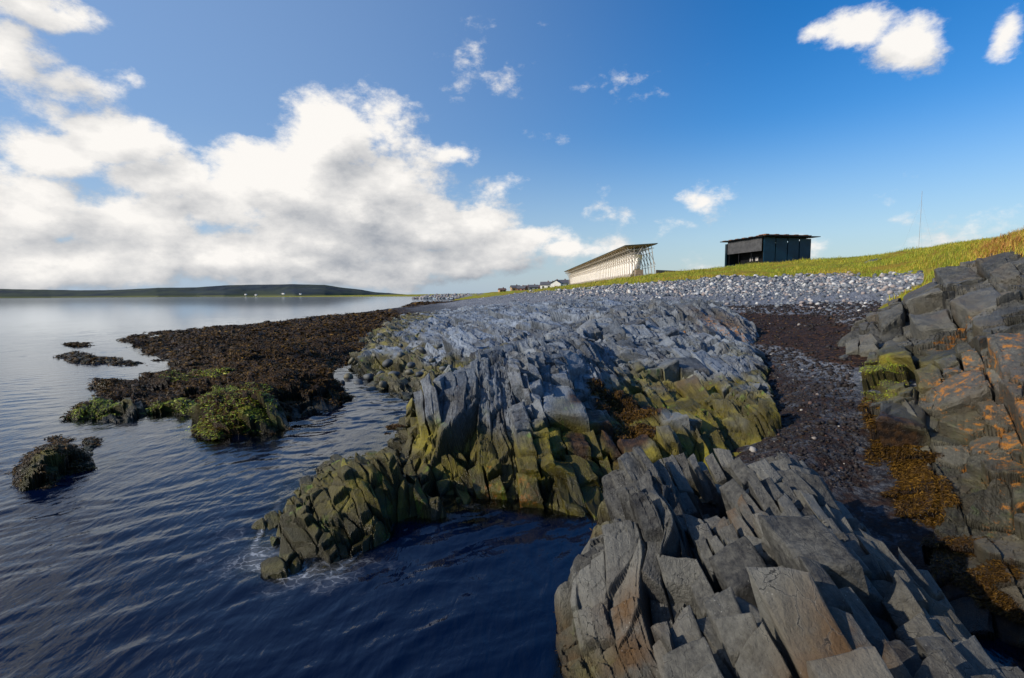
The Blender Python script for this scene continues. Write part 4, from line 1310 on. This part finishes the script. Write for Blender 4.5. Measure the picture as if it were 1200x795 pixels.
def pavilion():
    c = np.array(D(894, 300, 108)[:2])
    # fit a square: left corner at px 850, right corner at px 950
    aL = D(850, 300, 100)[0] / 100; aR = D(949.5, 300, 100)[0] / 100
    best = None
    for s in np.linspace(5, 16, 221):
        for th in np.linspace(R(2), R(80), 391):
            l = c + s * np.array([-math.cos(th), math.sin(th)]); r = c + s * np.array([math.sin(th), math.cos(th)])
            e = (l[0] / l[1] - aL) ** 2 + (r[0] / r[1] - aR) ** 2
            if best is None or e < best[0]: best = (e, s, th)
    _, s, th = best
    zb = 7.6
    root = empty('glass_pavilion', (c[0], c[1], zb), 0)
    tag(root, 'black glass pavilion with dark flat overhanging roof on top of the grassy bank', 'building')
    L = np.array([-math.cos(th), math.sin(th)]); Rr = np.array([math.sin(th), math.cos(th)])
    ztop = D(894, 278.2, 108)[2] - zb

    def pt(a, b, z):       # a along left face, b along right face
        q = L * a + Rr * b
        return (q[0], q[1], z)

    def slab(mb, a0, a1, b0, b1, z0, z1):
        mb.hexa([pt(a0, b0, z0), pt(a1, b0, z0), pt(a1, b1, z0), pt(a0, b1, z0), pt(a0, b0, z1), pt(a1, b0, z1), pt(a1, b1, z1), pt(a0, b1, z1)])
        return mb
    g = .28
    H = ztop - .05
    # right face: four tall panels set apart
    w = s / 4
    for k in range(4):
        slab(MB(), -.06, .06, .15 + k * w, (k + 1) * w - (.09 if k < 3 else 0), -1, H - (.06 if k % 2 else 0)).build('glass_panel', M['blue_glass'], root)
    # left face: band on top, black opening below, end fin
    slab(MB(), .35, s - .9, -.10, .02, H * .60, H - .02).build('glass_panel', M['charcoal'], root)
    slab(MB(), s - .55, s, -.10, .02, -1, H - .3).build('corner_fin', M['black_glass'], root)
    slab(MB(), .35, s - .9, -.02, .05, -1, H * .24).build('glass_panel', M['black_glass'], root)
    # far sides
    slab(MB(), s - .1, s, .3, s - .4, -1, H - .2).build('glass_panel', M['black_glass'], root)
    slab(MB(), .3, s - .5, s - .1, s, -1, H - .2).build('glass_panel', M['black_glass'], root)
    # steel frame
    fr = MB()
    for a in (.5, s / 3, 2 * s / 3, s - .8):
        for b in (.5, s / 3, 2 * s / 3, s - .6):
            if .6 < a < s - .9 and .6 < b < s - .7: continue
            slab(fr, a - .08, a + .08, b - .08, b + .08, -1, H)
    fr.build('steel_frame', M['black_steel'], root)
    inner = slab(MB(), 2.2, s - 2.0, 2.6, s - 1.6, -1, H - .8)
    inner.build('inner_screen', M['black_steel'], root)
    rb = MB()
    slab(rb, -.2, s - .9, -.15, s - 1.0, H, H + .16)
    rb.build('ceiling_slab', M['black_steel'], root)
    # roof: shallow overlapping strips, edges rusty
    r = MB(); e = MB()
    n = 6
    over = 1.6
    for k in range(n):
        a0 = -over + (s + 2 * over - 1.2) * k / n; a1 = a0 + (s + 2 * over) / n + .25
        z = H + .17 + .05 * (k % 2)
        slab(r, a0, a1, -over * .55, s - .6, z, z + .16)
    for k in range(n + 1):
        a0 = -over + .2 + (s + 2 * over - 1.4) * k / (n + .4)
        slab(e, a0, a0 + .9, -over * .35, s * .9, H + .385, H + .385 + .13)
    for k in range(5):
        b0 = -.4 + (s + .2) * k / 5
        slab(e, -over * .7, 1.0, b0, b0 + .85, H + .53, H + .53 + .12)
    r.build('roof', M['black_steel'], root)
    e.build('roof_cap_strip', M['rust_tile'], root)
    # dark soffit tip sticking out on the right
    t = MB(); slab(t, -over, 1.2, s - 1.2, s + .9, H + .20, H + .33); t.build('roof_tip', M['black_steel'], root)
    # mirrors inside that catch the light
    mi = simple('dull_mirror', (.35, .33, .32), .35, .5, .3, 2)
    for a in (2.0, 4.2, 6.0):
        if a < s - 2: slab(MB(), a, a + .9, 2.45, 2.55, H * .33, H * .45).build('mirror', mi, root)


pavilion()


def house(px, py, d, w, dp, h, rz, wall, roof, label, group='houses of the village'):
    if d < 1000: w *= .8; dp *= .75; h *= .72
    p = D(px, py, d)
    root = empty('house', p, rz)
    tag(root, label, 'house', group)
    m = MB()
    m.box(-w / 2, w / 2, -dp / 2, dp / 2, -1.5, h)
    m.build('wall', M[wall], root)
    rh = dp * .32
    m = MB()
    a = [(-w / 2 - .3, -dp / 2 - .35, h - .12), (w / 2 + .3, -dp / 2 - .35, h - .12), (w / 2 + .3, 0, h + rh), (-w / 2 - .3, 0, h + rh)]
    b = [(q[0], -q[1], q[2]) for q in a]
    m.poly(a).poly([(q[0], q[1], q[2] + .18) for q in a]).poly(b[::-1]).poly([(q[0], q[1], q[2] + .18) for q in b[::-1]])
    ro = m.build('roof', M[roof], root)
    gb = MB()
    for sx in (-w / 2 + .02, w / 2 - .02):
        gb = MB().poly([(sx, -dp / 2, h - .05), (sx, dp / 2, h - .05), (sx, 0, h + rh - .1)])
        gb.build('gable', M[wall], root)
    c = MB(); c.box(w * .1, w * .1 + .6, -.3, .3, h + rh - .4, h + rh + .7); c.build('chimney', M['roof_red'], ro)
    for i in range(max(2, int(w / 3))):
        x = -w / 2 + w * (i + .5) / max(2, int(w / 3))
        f = MB(); f.box(x - .55, x + .55, -dp / 2 - .05, -dp / 2 + .05, h * .42, h * .80)
        f.build('window', M['window'], root)
    dr = MB(); dr.box(-w / 2 - .05, -w / 2 + .05, -.5, .5, 0, 2.1); dr.build('door', M['red_paint'], root)


for a in [(588.5, 343.2, 310, 5, 4, 2.2, .3, 'ochre_paint', 'roof_red', 'small ochre hut standing alone on the grass left of the village'),
          (604, 342.2, 320, 7, 6, 3.4, .2, 'ochre_paint', 'roof_grey', 'ochre house at the left end of the village row'),
          (611.5, 342, 315, 6, 6, 2.6, -.3, 'red_paint', 'roof_grey', 'low red house, second in the village row'),
          (618, 341.8, 330, 7, 6, 3.2, .5, 'white_paint', 'roof_red', 'white house with brown roof between the red and grey houses'),
          (625, 341.6, 318, 7, 6, 3.4, 0, 'grey_paint', 'roof_grey', 'grey house in the middle of the village row'),
          (632.5, 341.4, 325, 6, 6, 3.0, .3, 'red_paint', 'roof_red', 'red house with brown roof just left of the white houses'),
          (640.5, 340.8, 290, 8, 7, 4.4, -.2, 'white_paint', 'roof_grey', 'broad white house left of the tallest white gable'),
          (646.5, 339, 330, 6, 6, 4.4, .4, 'white_paint', 'roof_red', 'narrow white house with brown roof behind the broad one'),
          (652.5, 340, 270, 8, 7, 4.6, 1.3, 'white_paint', 'roof_grey', 'tall white house with its gable turned to the water'),
          (660, 339.6, 280, 9, 7, 4.8, .1, 'white_paint', 'roof_grey', 'white house closest to the far end of the timber hall')]:
    house(*a)
fh = [(48, 345.5, 'white farm building by itself on the far shore at left'), (53, 346.5, None), (128, 343.5, 'pale block high on the far hillside'), (143, 348, None), (149, 348.2, None), (156, 348, None), (182, 345.6, None), (200, 344.8, None), (211, 346, None), (246, 347.2, 'white house at the foot of the dark far headland'), (288, 345.8, None), (300, 346.2, None), (332, 344.8, None), (352, 345.2, None)]
for i, (px, py, lb) in enumerate(fh):
    house(px, py, 3560 if i != 2 else 3640, 14 if i % 3 else 20, 9, 6, rng.uniform(-.6, .6), 'white_paint', 'roof_grey', lb or 'tiny pale house on the far shore across the strait', 'houses on the far shore')


# ------------------------------------------------------------------ stones
def stone_mesh(seed, sub=2):
    import bmesh
    bm = bmesh.new()
    bmesh.ops.create_icosphere(bm, subdivisions=sub, radius=1)
    r = np.random.default_rng(seed)
    v = np.array([q.co[:] for q in bm.verts])
    f = np.array([[q.index for q in fa.verts] for fa in bm.faces])
    bm.free()
    for k in range(9):                      # chop facets, then round
        d = r.normal(size=3); d /= np.linalg.norm(d)
        h = r.uniform(.62, .92)
        p = v @ d
        v = v - np.outer(np.maximum(p - h, 0) * .85, d)
    v += r.normal(0, .018, v.shape)
    v *= np.array([1.0, r.uniform(.65, .95), r.uniform(.5, .75)])
    return v, f


def rotm(n, r, tilt=.5):
    a = r.uniform(0, 2 * math.pi, n); b = r.normal(0, tilt, n); c = r.normal(0, tilt, n)
    ca, sa, cb, sb, cc, sc_ = np.cos(a), np.sin(a), np.cos(b), np.sin(b), np.cos(c), np.sin(c)
    Mx = np.zeros((n, 3, 3))
    Rz = np.zeros((n, 3, 3)); Rz[:, 0, 0] = ca; Rz[:, 0, 1] = -sa; Rz[:, 1, 0] = sa; Rz[:, 1, 1] = ca; Rz[:, 2, 2] = 1
    Rx = np.zeros((n, 3, 3)); Rx[:, 0, 0] = 1; Rx[:, 1, 1] = cb; Rx[:, 1, 2] = -sb; Rx[:, 2, 1] = sb; Rx[:, 2, 2] = cb
    Ry = np.zeros((n, 3, 3)); Ry[:, 1, 1] = 1; Ry[:, 0, 0] = cc; Ry[:, 0, 2] = sc_; Ry[:, 2, 0] = -sc_; Ry[:, 2, 2] = cc
    return Rz @ Rx @ Ry


def scatter_stones(name, pos, size, tone, mat, sub=1, seed=0, smooth=True):
    r = np.random.default_rng(seed)
    n = len(pos)
    prot = [stone_mesh(900 + k, sub) for k in range(6)]
    VV = []; FF = []; TT = []; base = 0
    Rm = rotm(n, r)
    pick = r.integers(0, 6, n)
    for k in range(6):
        idx = np.where(pick == k)[0]
        v, f = prot[k]
        w = np.einsum('nij,vj->nvi', Rm[idx], v) * size[idx][:, None, None] + pos[idx][:, None, :]
        VV.append(w.reshape(-1, 3))
        FF.append((f[None] + (np.arange(len(idx)) * len(v))[:, None, None] + base).reshape(-1, 3))
        TT.append(np.repeat(tone[idx], len(v)))
        base += len(idx) * len(v)
    return mesh_np(name, np.vstack(VV), np.vstack(FF), mat, dict(tone=np.concatenate(TT)), smooth)


def pxof(x, y, z):
    v = np.stack([x, y, z - CAM_H], -1) @ RN
    return 600 + 600 * v[..., 0] / -v[..., 2], 397.5 - 600 * v[..., 1] / -v[..., 2]


# cobbles on the upper beach
r = np.random.default_rng(21)
n = 60000
a = r.uniform(-.12, .95, n); y = np.exp(r.uniform(math.log(24), math.log(130), n)); x = a * y
z = ground_at(x, y); g = grass_rbf(x, y) + .22 * fbm(x * .12, y * .12, 301, 4) + .10 * fbm(x * .6, y * .6, 305, 3)
den = sstep(2.5, 3.4, z) * sstep(.12, -.10, g) + .15 * sstep(1.9, 2.3, z) * (g < 0)
den *= .55 + .45 * sstep(-.3, .3, fbm(x * .15, y * .15, 330, 3))
for nm in ('ribbed_rock_outcrop', 'shore_rock_shelf', 'right_rock_cliff'):
    e, sd = OUT[nm](x, y); den *= (e < z - .0)
ok = (r.uniform(0, 1, n) < den * .62)
x, y, z = x[ok], y[ok], z[ok]
size = np.clip(r.lognormal(math.log(.15), .42, len(x)), .07, .48) * (.8 + .4 * sstep(2.6, 4.2, z))
size = np.minimum(size, .0060 * y)
tone = np.clip(r.beta(1.4, 2.2, len(x)) + .7 * (r.uniform(0, 1, len(x)) < .16), 0, 1)
px, py = pxof(x, y, z)
vis = (px > 0) & (px < 1200)
order = np.argsort(-(size / y) * vis)
big = order[:240]; rest = order[240:14000]
scatter_stones('beach_cobbles', np.stack([x, y, z + size * .25], 1)[rest], size[rest], tone[rest], M['stone'], 1, 5)
tag(bpy.data.objects['beach_cobbles'], 'grey and white cobbles heaped on the upper beach', None, None, 'stuff')


def solo(name, v, f, mat, tone):
    return mesh_np(name, v, f, mat, dict(tone=np.full(len(v), tone)), True)


lib = []
for k in range(6):
    v, f = stone_mesh(900 + k, 2)
    for ti, tn in enumerate((.08, .3, .5, .75, .97)):
        lib.append((tn, k, v, f))
proto = {}


def get_stone(kind, mat, tn, k):
    key = (kind, round(tn, 1), k)
    if key not in proto:
        v, f = stone_mesh(900 + k, 2)
        me_o = mesh_np(kind, v, f, mat, dict(tone=np.full(len(v), round(tn, 1))), True)
        proto[key] = me_o.data
        bpy.data.objects.remove(me_o)
    return bpy.data.objects.new(kind, proto[key])


def put_stone(kind, mat, p, s, tn, r, label, cat, group, tilt=.4):
    o = get_stone(kind, mat, tn, int(r.integers(0, 6)))
    C.objects.link(o)
    o.location = p
    o.scale = (s, s, s)
    o.rotation_euler = (r.normal(0, tilt), r.normal(0, tilt), r.uniform(0, 6.28))
    tag(o, label, cat, group)
    return o


for i in big:
    t_ = tone[i]
    col = 'dark slate' if t_ < .2 else 'blue grey' if t_ < .45 else 'pale grey' if t_ < .65 else 'pinkish' if t_ < .85 else 'white'
    put_stone('beach_stone', M['stone'], (x[i], y[i], z[i] + size[i] * .25), size[i], t_, r, f'{col} rounded beach stone lying among the cobbles of the upper beach', 'stone', 'larger stones on the upper beach')

# pebbles in the gully
n = 26000
a = r.uniform(.2, .72, n); y = np.exp(r.uniform(math.log(6.2), math.log(34), n)); x = a * y
z = ground_at(x, y)
ok = (z > .3) & (z < 2.4)
for nm in ('ribbed_rock_outcrop', 'right_rock_cliff', 'foreground_rock_outcrop'):
    e, sd = OUT[nm](x, y); ok &= (e < z + .05) | (sd > -.25)
ok &= r.uniform(0, 1, n) < (.75 - .6 * sstep(1.2, 1.35, z) * sstep(1.95, 1.7, z))
x, y, z = x[ok], y[ok], z[ok]
size = np.clip(r.lognormal(math.log(.0021), .55, len(x)) * y, .008, .10)
tone = np.clip(r.beta(.8, 4.5, len(x)) + .6 * (r.uniform(0, 1, len(x)) < .05), 0, 1)
o = scatter_stones('gully_pebbles', np.stack([x, y, z + size * .2], 1), size, tone, M['pebble'], 1, 6)
tag(o, 'dark wet pebbles on the floor of the gully', None, None, 'stuff')

# boulders in the inlet and at the feet of the outcrops
bl = [(432, 436, .25, .30, 'rounded grey boulder at the head of the inlet'), (446, 442, .2, .22, None), (420, 445, .1, .26, None), (455, 432, .35, .25, None), (440, 424, .4, .22, None), (470, 428, .4, .2, 'yellowish boulder above the inlet'),
      (425, 428, .3, .24, None), (408, 436, .2, .22, None), (412, 421, .3, .25, None), (462, 445, .2, .24, None), (482, 432, .5, .2, None), (495, 422, .6, .22, None), (507, 432, .5, .18, None), (450, 452, .1, .2, None), (435, 455, .05, .22, None), (480, 443, .3, .22, None), (428, 412, .4, .2, None), (445, 408, .5, .2, None), (515, 418, .7, .2, None), (470, 415, .5, .18, None), (400, 448, .05, .2, None), (492, 445, .35, .2, None), (520, 436, .6, .17, None)]
for (px_, py_, zz, s, lb) in bl:
    g = G(px_, py_, zz)
    e = max(float(OUT['shore_rock_shelf'](np.array([g[0]]), np.array([g[1]]))[0][0]), float(ground_h(np.array([g[0]]), np.array([g[1]]))[0]), -.05)
    put_stone('boulder', M['boulder'], (g[0], g[1], max(e, zz - .2) + s * .08), s * .9, r.uniform(0, .6), r, lb or 'boulder in the loose pile at the head of the inlet', 'boulder', 'boulders at the head of the inlet')

# breakwater of blocks far off
def breakwater():
    n = 520
    r = np.random.default_rng(31)
    px = r.uniform(484, 640, n); u = (px - 484) / 156
    hgt = np.clip(np.minimum(u * 8, 1.0), .2, 1) * 3.2
    d = 380 - 20 * u
    f = r.uniform(0, 1, n) ** .8
    pos = np.array([[D(p, 345, dd)[0], dd - (1 - ff) * 3, ff * hh * .9 + .2] for p, dd, ff, hh in zip(px, d, f, hgt)])
    V = scatter_stones('stone_breakwater', pos, r.uniform(.7, 1.35, n), np.clip(r.beta(2, 1.4, n), 0, 1) * .9 + .1, M['stone'], 1, 9, False)
    tag(V, 'long low breakwater of pale stone blocks reaching into the strait before the village', 'breakwater')


breakwater()


# ------------------------------------------------------------------ seaweed and grass blades
def fronds(name, P, size, tone, mat, seed, kind='weed', segs=3, width=.28, label=''):
    r = np.random.default_rng(seed)
    n = len(P)
    az = r.uniform(0, 2 * math.pi, n)
    if kind == 'grass':
        el0 = r.normal(R(80), .18, n); bend = -r.uniform(.1, .5, n)
    else:
        al = fbm(P[:, 0] * .7, P[:, 1] * .7, seed + 40, 3) * 5.0
        az = np.where(r.uniform(0, 1, n) < .75, al + r.normal(0, .55, n), az)
        el0 = r.uniform(R(-8), R(28), n); bend = -r.uniform(.25, .8, n)
        width = width * .62; size = size * 1.35
    V = np.zeros((n, (segs + 1) * 2, 3))
    p = P.copy(); el = el0.copy()
    side = np.stack([-np.sin(az), np.cos(az), np.zeros(n)], 1)
    tw = r.normal(0, .5 if kind != 'grass' else .1, n)
    side[:, 2] = tw
    for k in range(segs + 1):
        w = width * size * (1 - (k / (segs + .15)) ** 2)
        if kind != 'grass': w = width * size * (.6 + .4 * math.sin(k * 1.6)) * (1 if k < segs else .35)
        V[:, 2 * k] = p - side * w[:, None] / 2
        V[:, 2 * k + 1] = p + side * w[:, None] / 2
        step = size / segs
        p = p + np.stack([np.cos(az) * np.cos(el), np.sin(az) * np.cos(el), np.sin(el)], 1) * step[:, None]
        el = el + bend
    F = []
    for k in range(segs):
        F.append([2 * k, 2 * k + 1, 2 * k + 3, 2 * k + 2])
    F = (np.array(F)[None] + (np.arange(n) * (segs + 1) * 2)[:, None, None]).reshape(-1, 4)
    o = mesh_np(name, V.reshape(-1, 3), F, mat, dict(tone=np.repeat(tone, (segs + 1) * 2)), False)
    tag(o, label, None, None, 'stuff')
    return o


def weed_from(data, n, thr, seed, szf, name, label, mat=None, key='weed', tone_shift=0, zmin=-.03, extra=None, minw=1.0):
    X, Y, Z, at, keep = data
    w = at[key] * (Z > zmin) * keep
    if extra is not None: w = w * extra(X, Y, Z)
    idx = np.where((w > thr).ravel())[0]
    if len(idx) == 0: return
    r = np.random.default_rng(seed)
    idx = r.choice(idx, n)
    P = np.stack([X.ravel()[idx], Y.ravel()[idx], Z.ravel()[idx]], 1)
    P += r.normal(0, .003, P.shape) * P[:, 1:2]
    P[:, 2] = Z.ravel()[idx] + .0
    size = szf * P[:, 1] * r.uniform(.6, 1.5, n)
    cl = fbm(P[:, 0] * .9, P[:, 1] * .9, seed + 5, 3)
    tone = np.clip(r.beta(1.6, 2.6, n) + .35 * cl + tone_shift, 0, 1)
    fronds(name, P, size, tone, mat or M['kelp'], seed, label=label)


weed_from(reefd, 120000, .5, 81, .0062, 'reef_seaweed', 'brown seaweed blanketing the long reef')
weed_from(reefd, 12000, .6, 82, .0040, 'reef_green_weed', 'bright green weed on the near face of the reef', M['kelp_green'], 'algae', .1, .02, lambda X, Y, Z: (Y < 22))
weed_from(cliffd, 34000, .5, 83, .0065, 'cliff_foot_seaweed', 'rusty brown seaweed hanging at the foot of the right cliff', tone_shift=-.02, zmin=.15)
weed_from(midd, 22000, .5, 84, .0062, 'outcrop_seaweed', 'dark brown seaweed in the cleft of the ribbed outcrop')
weed_from(fgd, 5000, .5, 85, .007, 'foreground_seaweed', 'dark seaweed in the low cracks of the nearest outcrop', zmin=.05)
for k, (o_, d_) in enumerate(sk):
    weed_from(d_, 3500 if k in (0,) else 1500, .3, 90 + k, .0060, 'rock_seaweed', 'brown seaweed on the small rocks in the shallows')
# bright green weed tufts hanging on the cliff by the gully
weed_from(cliffd, 3500, .7, 98, .0032, 'cliff_green_weed', 'yellow green weed on the cliff beside the gully', M['kelp_green'], 'algae', .15, .6, lambda X, Y, Z: (X < 9.5) & (Y < 16))

# wrack thrown up on the beach
r = np.random.default_rng(99)
idx = np.where(((wrack > .5) & (GZ > .6) & (GZ < 2.2) & (GY < 60) & (GX > 2)).ravel())[0]
idx = r.choice(idx, 26000)
P = np.stack([GX.ravel()[idx], GY.ravel()[idx], GZ.ravel()[idx]], 1) + r.normal(0, .01, (len(idx), 3)) * GY.ravel()[idx][:, None] * np.array([1, 1, 0])
P[:, 2] = ground_at(P[:, 0], P[:, 1])
fronds('beach_wrack', P, .0038 * P[:, 1] * r.uniform(.6, 1.5, len(P)), np.clip(r.beta(1.5, 2.2, len(P)), 0, 1), M['kelp'], 100, label='brown wrack washed up in bands across the beach')

# grass
def grass_on(nm, a0, a1, y0, y1, n, seed, hgt, thr, label, zf=None, cond=None, tsh=0):
    r = np.random.default_rng(seed)
    a = r.uniform(a0, a1, n); y = np.exp(r.uniform(math.log(y0), math.log(y1), n)); x = a * y
    z = zf(x, y) if zf else ground_at(x, y) + .08
    g = grass_rbf(x, y) + .22 * fbm(x * .12, y * .12, 301, 4) + .10 * fbm(x * .6, y * .6, 305, 3)
    ok = g > thr
    if cond is not None: ok &= cond(x, y, z)
    x, y, z = x[ok], y[ok], z[ok]
    s = hgt * r.uniform(.5, 1.4, len(x)) * np.clip(1 + 1.1 * fbm(x * .5, y * .35, seed, 3), .3, 2.2)
    cl = fbm(x * .12, y * .12, seed + 3, 4)
    fronds(nm, np.stack([x, y, z], 1), s, np.clip(r.beta(2, 3, len(x)) + .5 * cl + tsh, 0, 1), M['grass'], seed, 'grass', 3, .10, label)


grass_on('bank_grass', -.1, 1.15, 55, 130, 90000, 201, .32, .0, 'green and yellow grass covering the bank around the pavilion')
grass_on('hill_grass', .72, 1.25, 20, 75, 90000, 202, .26, .12, 'long grass on the rise above the right cliff', tsh=.05)


def cliff_top(x, y): return np.maximum(ground_at(x, y) + .05, OUT['right_rock_cliff'](x, y)[0])


# grass crown on the cliff: its own turf cushion
TURF_F = [(1085, 322, 17, 'd')]


M['brown_turf'] = stuff_mat('brown_turf', [(.20, .16, .03), (.20, .16, .03)], .9, spec=.1)


def turf():
    X, Y = polar(.80, 1.5, 10.5, 30, .0035, .006)
    pts = [D(1100, 326, 18), D(1140, 299, 19), D(1170, 284, 18), D(1200, 275, 17.5), D(1260, 262, 18), D(1120, 320, 15), D(1160, 298, 14.5), D(1200, 287, 13), D(1260, 275, 13), D(1130, 290, 26), D(1200, 282, 26), D(1090, 330, 20), D(1300, 256, 24)]
    pts = np.array(pts)
    f = RBF(pts[:, :2], pts[:, 2])
    foot = [D(1092, 300, 19)[:2], D(1120, 300, 15.2)[:2], D(1160, 300, 14.2)[:2], D(1200, 300, 12.8)[:2], D(1300, 300, 12.2)[:2], (30, 22), (30, 28), (22, 27), D(1100, 300, 26)[:2]]
    sd = poly_sd(X, Y, foot) + .5 * fbm(X * .8, Y * .8, 601, 4)
    Z = f(X, Y) - 1.6 * np.maximum(sd, 0) - .2 * sstep(-.5, 0, sd) + .12 * fbm(X * 1.2, Y * 1.2, 600, 4)
    keep = Z > np.maximum(ground_h(X, Y), OUT['right_rock_cliff'](X, Y)[0]) - .3
    o = grid_mesh('turf_bank', X, Y, Z, M['brown_turf'], {}, keep, True)
    tag(o, kind='structure')
    r = np.random.default_rng(77)
    idx = np.where((keep & (sd < .35)).ravel())[0]
    idx = r.choice(idx, 42000)
    P = np.stack([X.ravel()[idx], Y.ravel()[idx], Z.ravel()[idx]], 1)
    P[:, :2] += r.normal(0, .02, (len(P), 2))
    cl = fbm(P[:, 0] * .5, P[:, 1] * .5, 610, 3)
    fronds('cliff_top_grass', P, .20 * r.uniform(.4, 1.5, len(P)), np.clip(r.beta(2, 2.2, len(P)) + .4 * cl - .1 + .5 * sstep(.86, .93, P[:, 0] / P[:, 1]), 0, 1), M['grass'], 78, 'grass', 3, .07, 'long reddish and green grass on top of the right cliff')


turf()

# a grey rock showing through the grass of the hill, and one on the beach
for (px_, py_, d_, s, lb) in [(1043, 307, 78, 2.6, 'long grey rock breaking through the grass on the hillside'), (1030, 309, 76, 1.6, 'smaller grey rock beside the long one in the hillside grass')]:
    g = D(px_, py_, d_)
    o = put_stone('hillside_rock', M['boulder'], (g[0], g[1], g[2] - .3 * s * .3), s, .25, r, lb, 'rock', None, .1)
    o.scale = (s * 1.5, s, s * .75)
    o.rotation_euler = (0, 0, .2)

# a thin radio mast far behind the hill
def mast():
    p = D(1076, 300, 500)
    top = D(1076, 224, 500)[2]
    root = empty('radio_mast', (p[0], p[1], 8))
    tag(root, 'thin pale radio mast rising from behind the grassy hill', 'mast')
    m = MB()
    m.bar((0, 0, 0), (0, 0, top - 8), .22)
    m.build('mast_pole', M['grey_paint'], root)
    for k in range(3):
        w = MB(); a_ = k * 2.1
        w.bar((math.cos(a_) * 25, math.sin(a_) * 25, 0), (0, 0, (top - 8) * .9), .04)
        w.build('guy_wire', M['grey_paint'], root)


mast()
SC.cycles.max_bounces = 6
SC.cycles.transparent_max_bounces = 8
SC.cycles.use_denoising = True
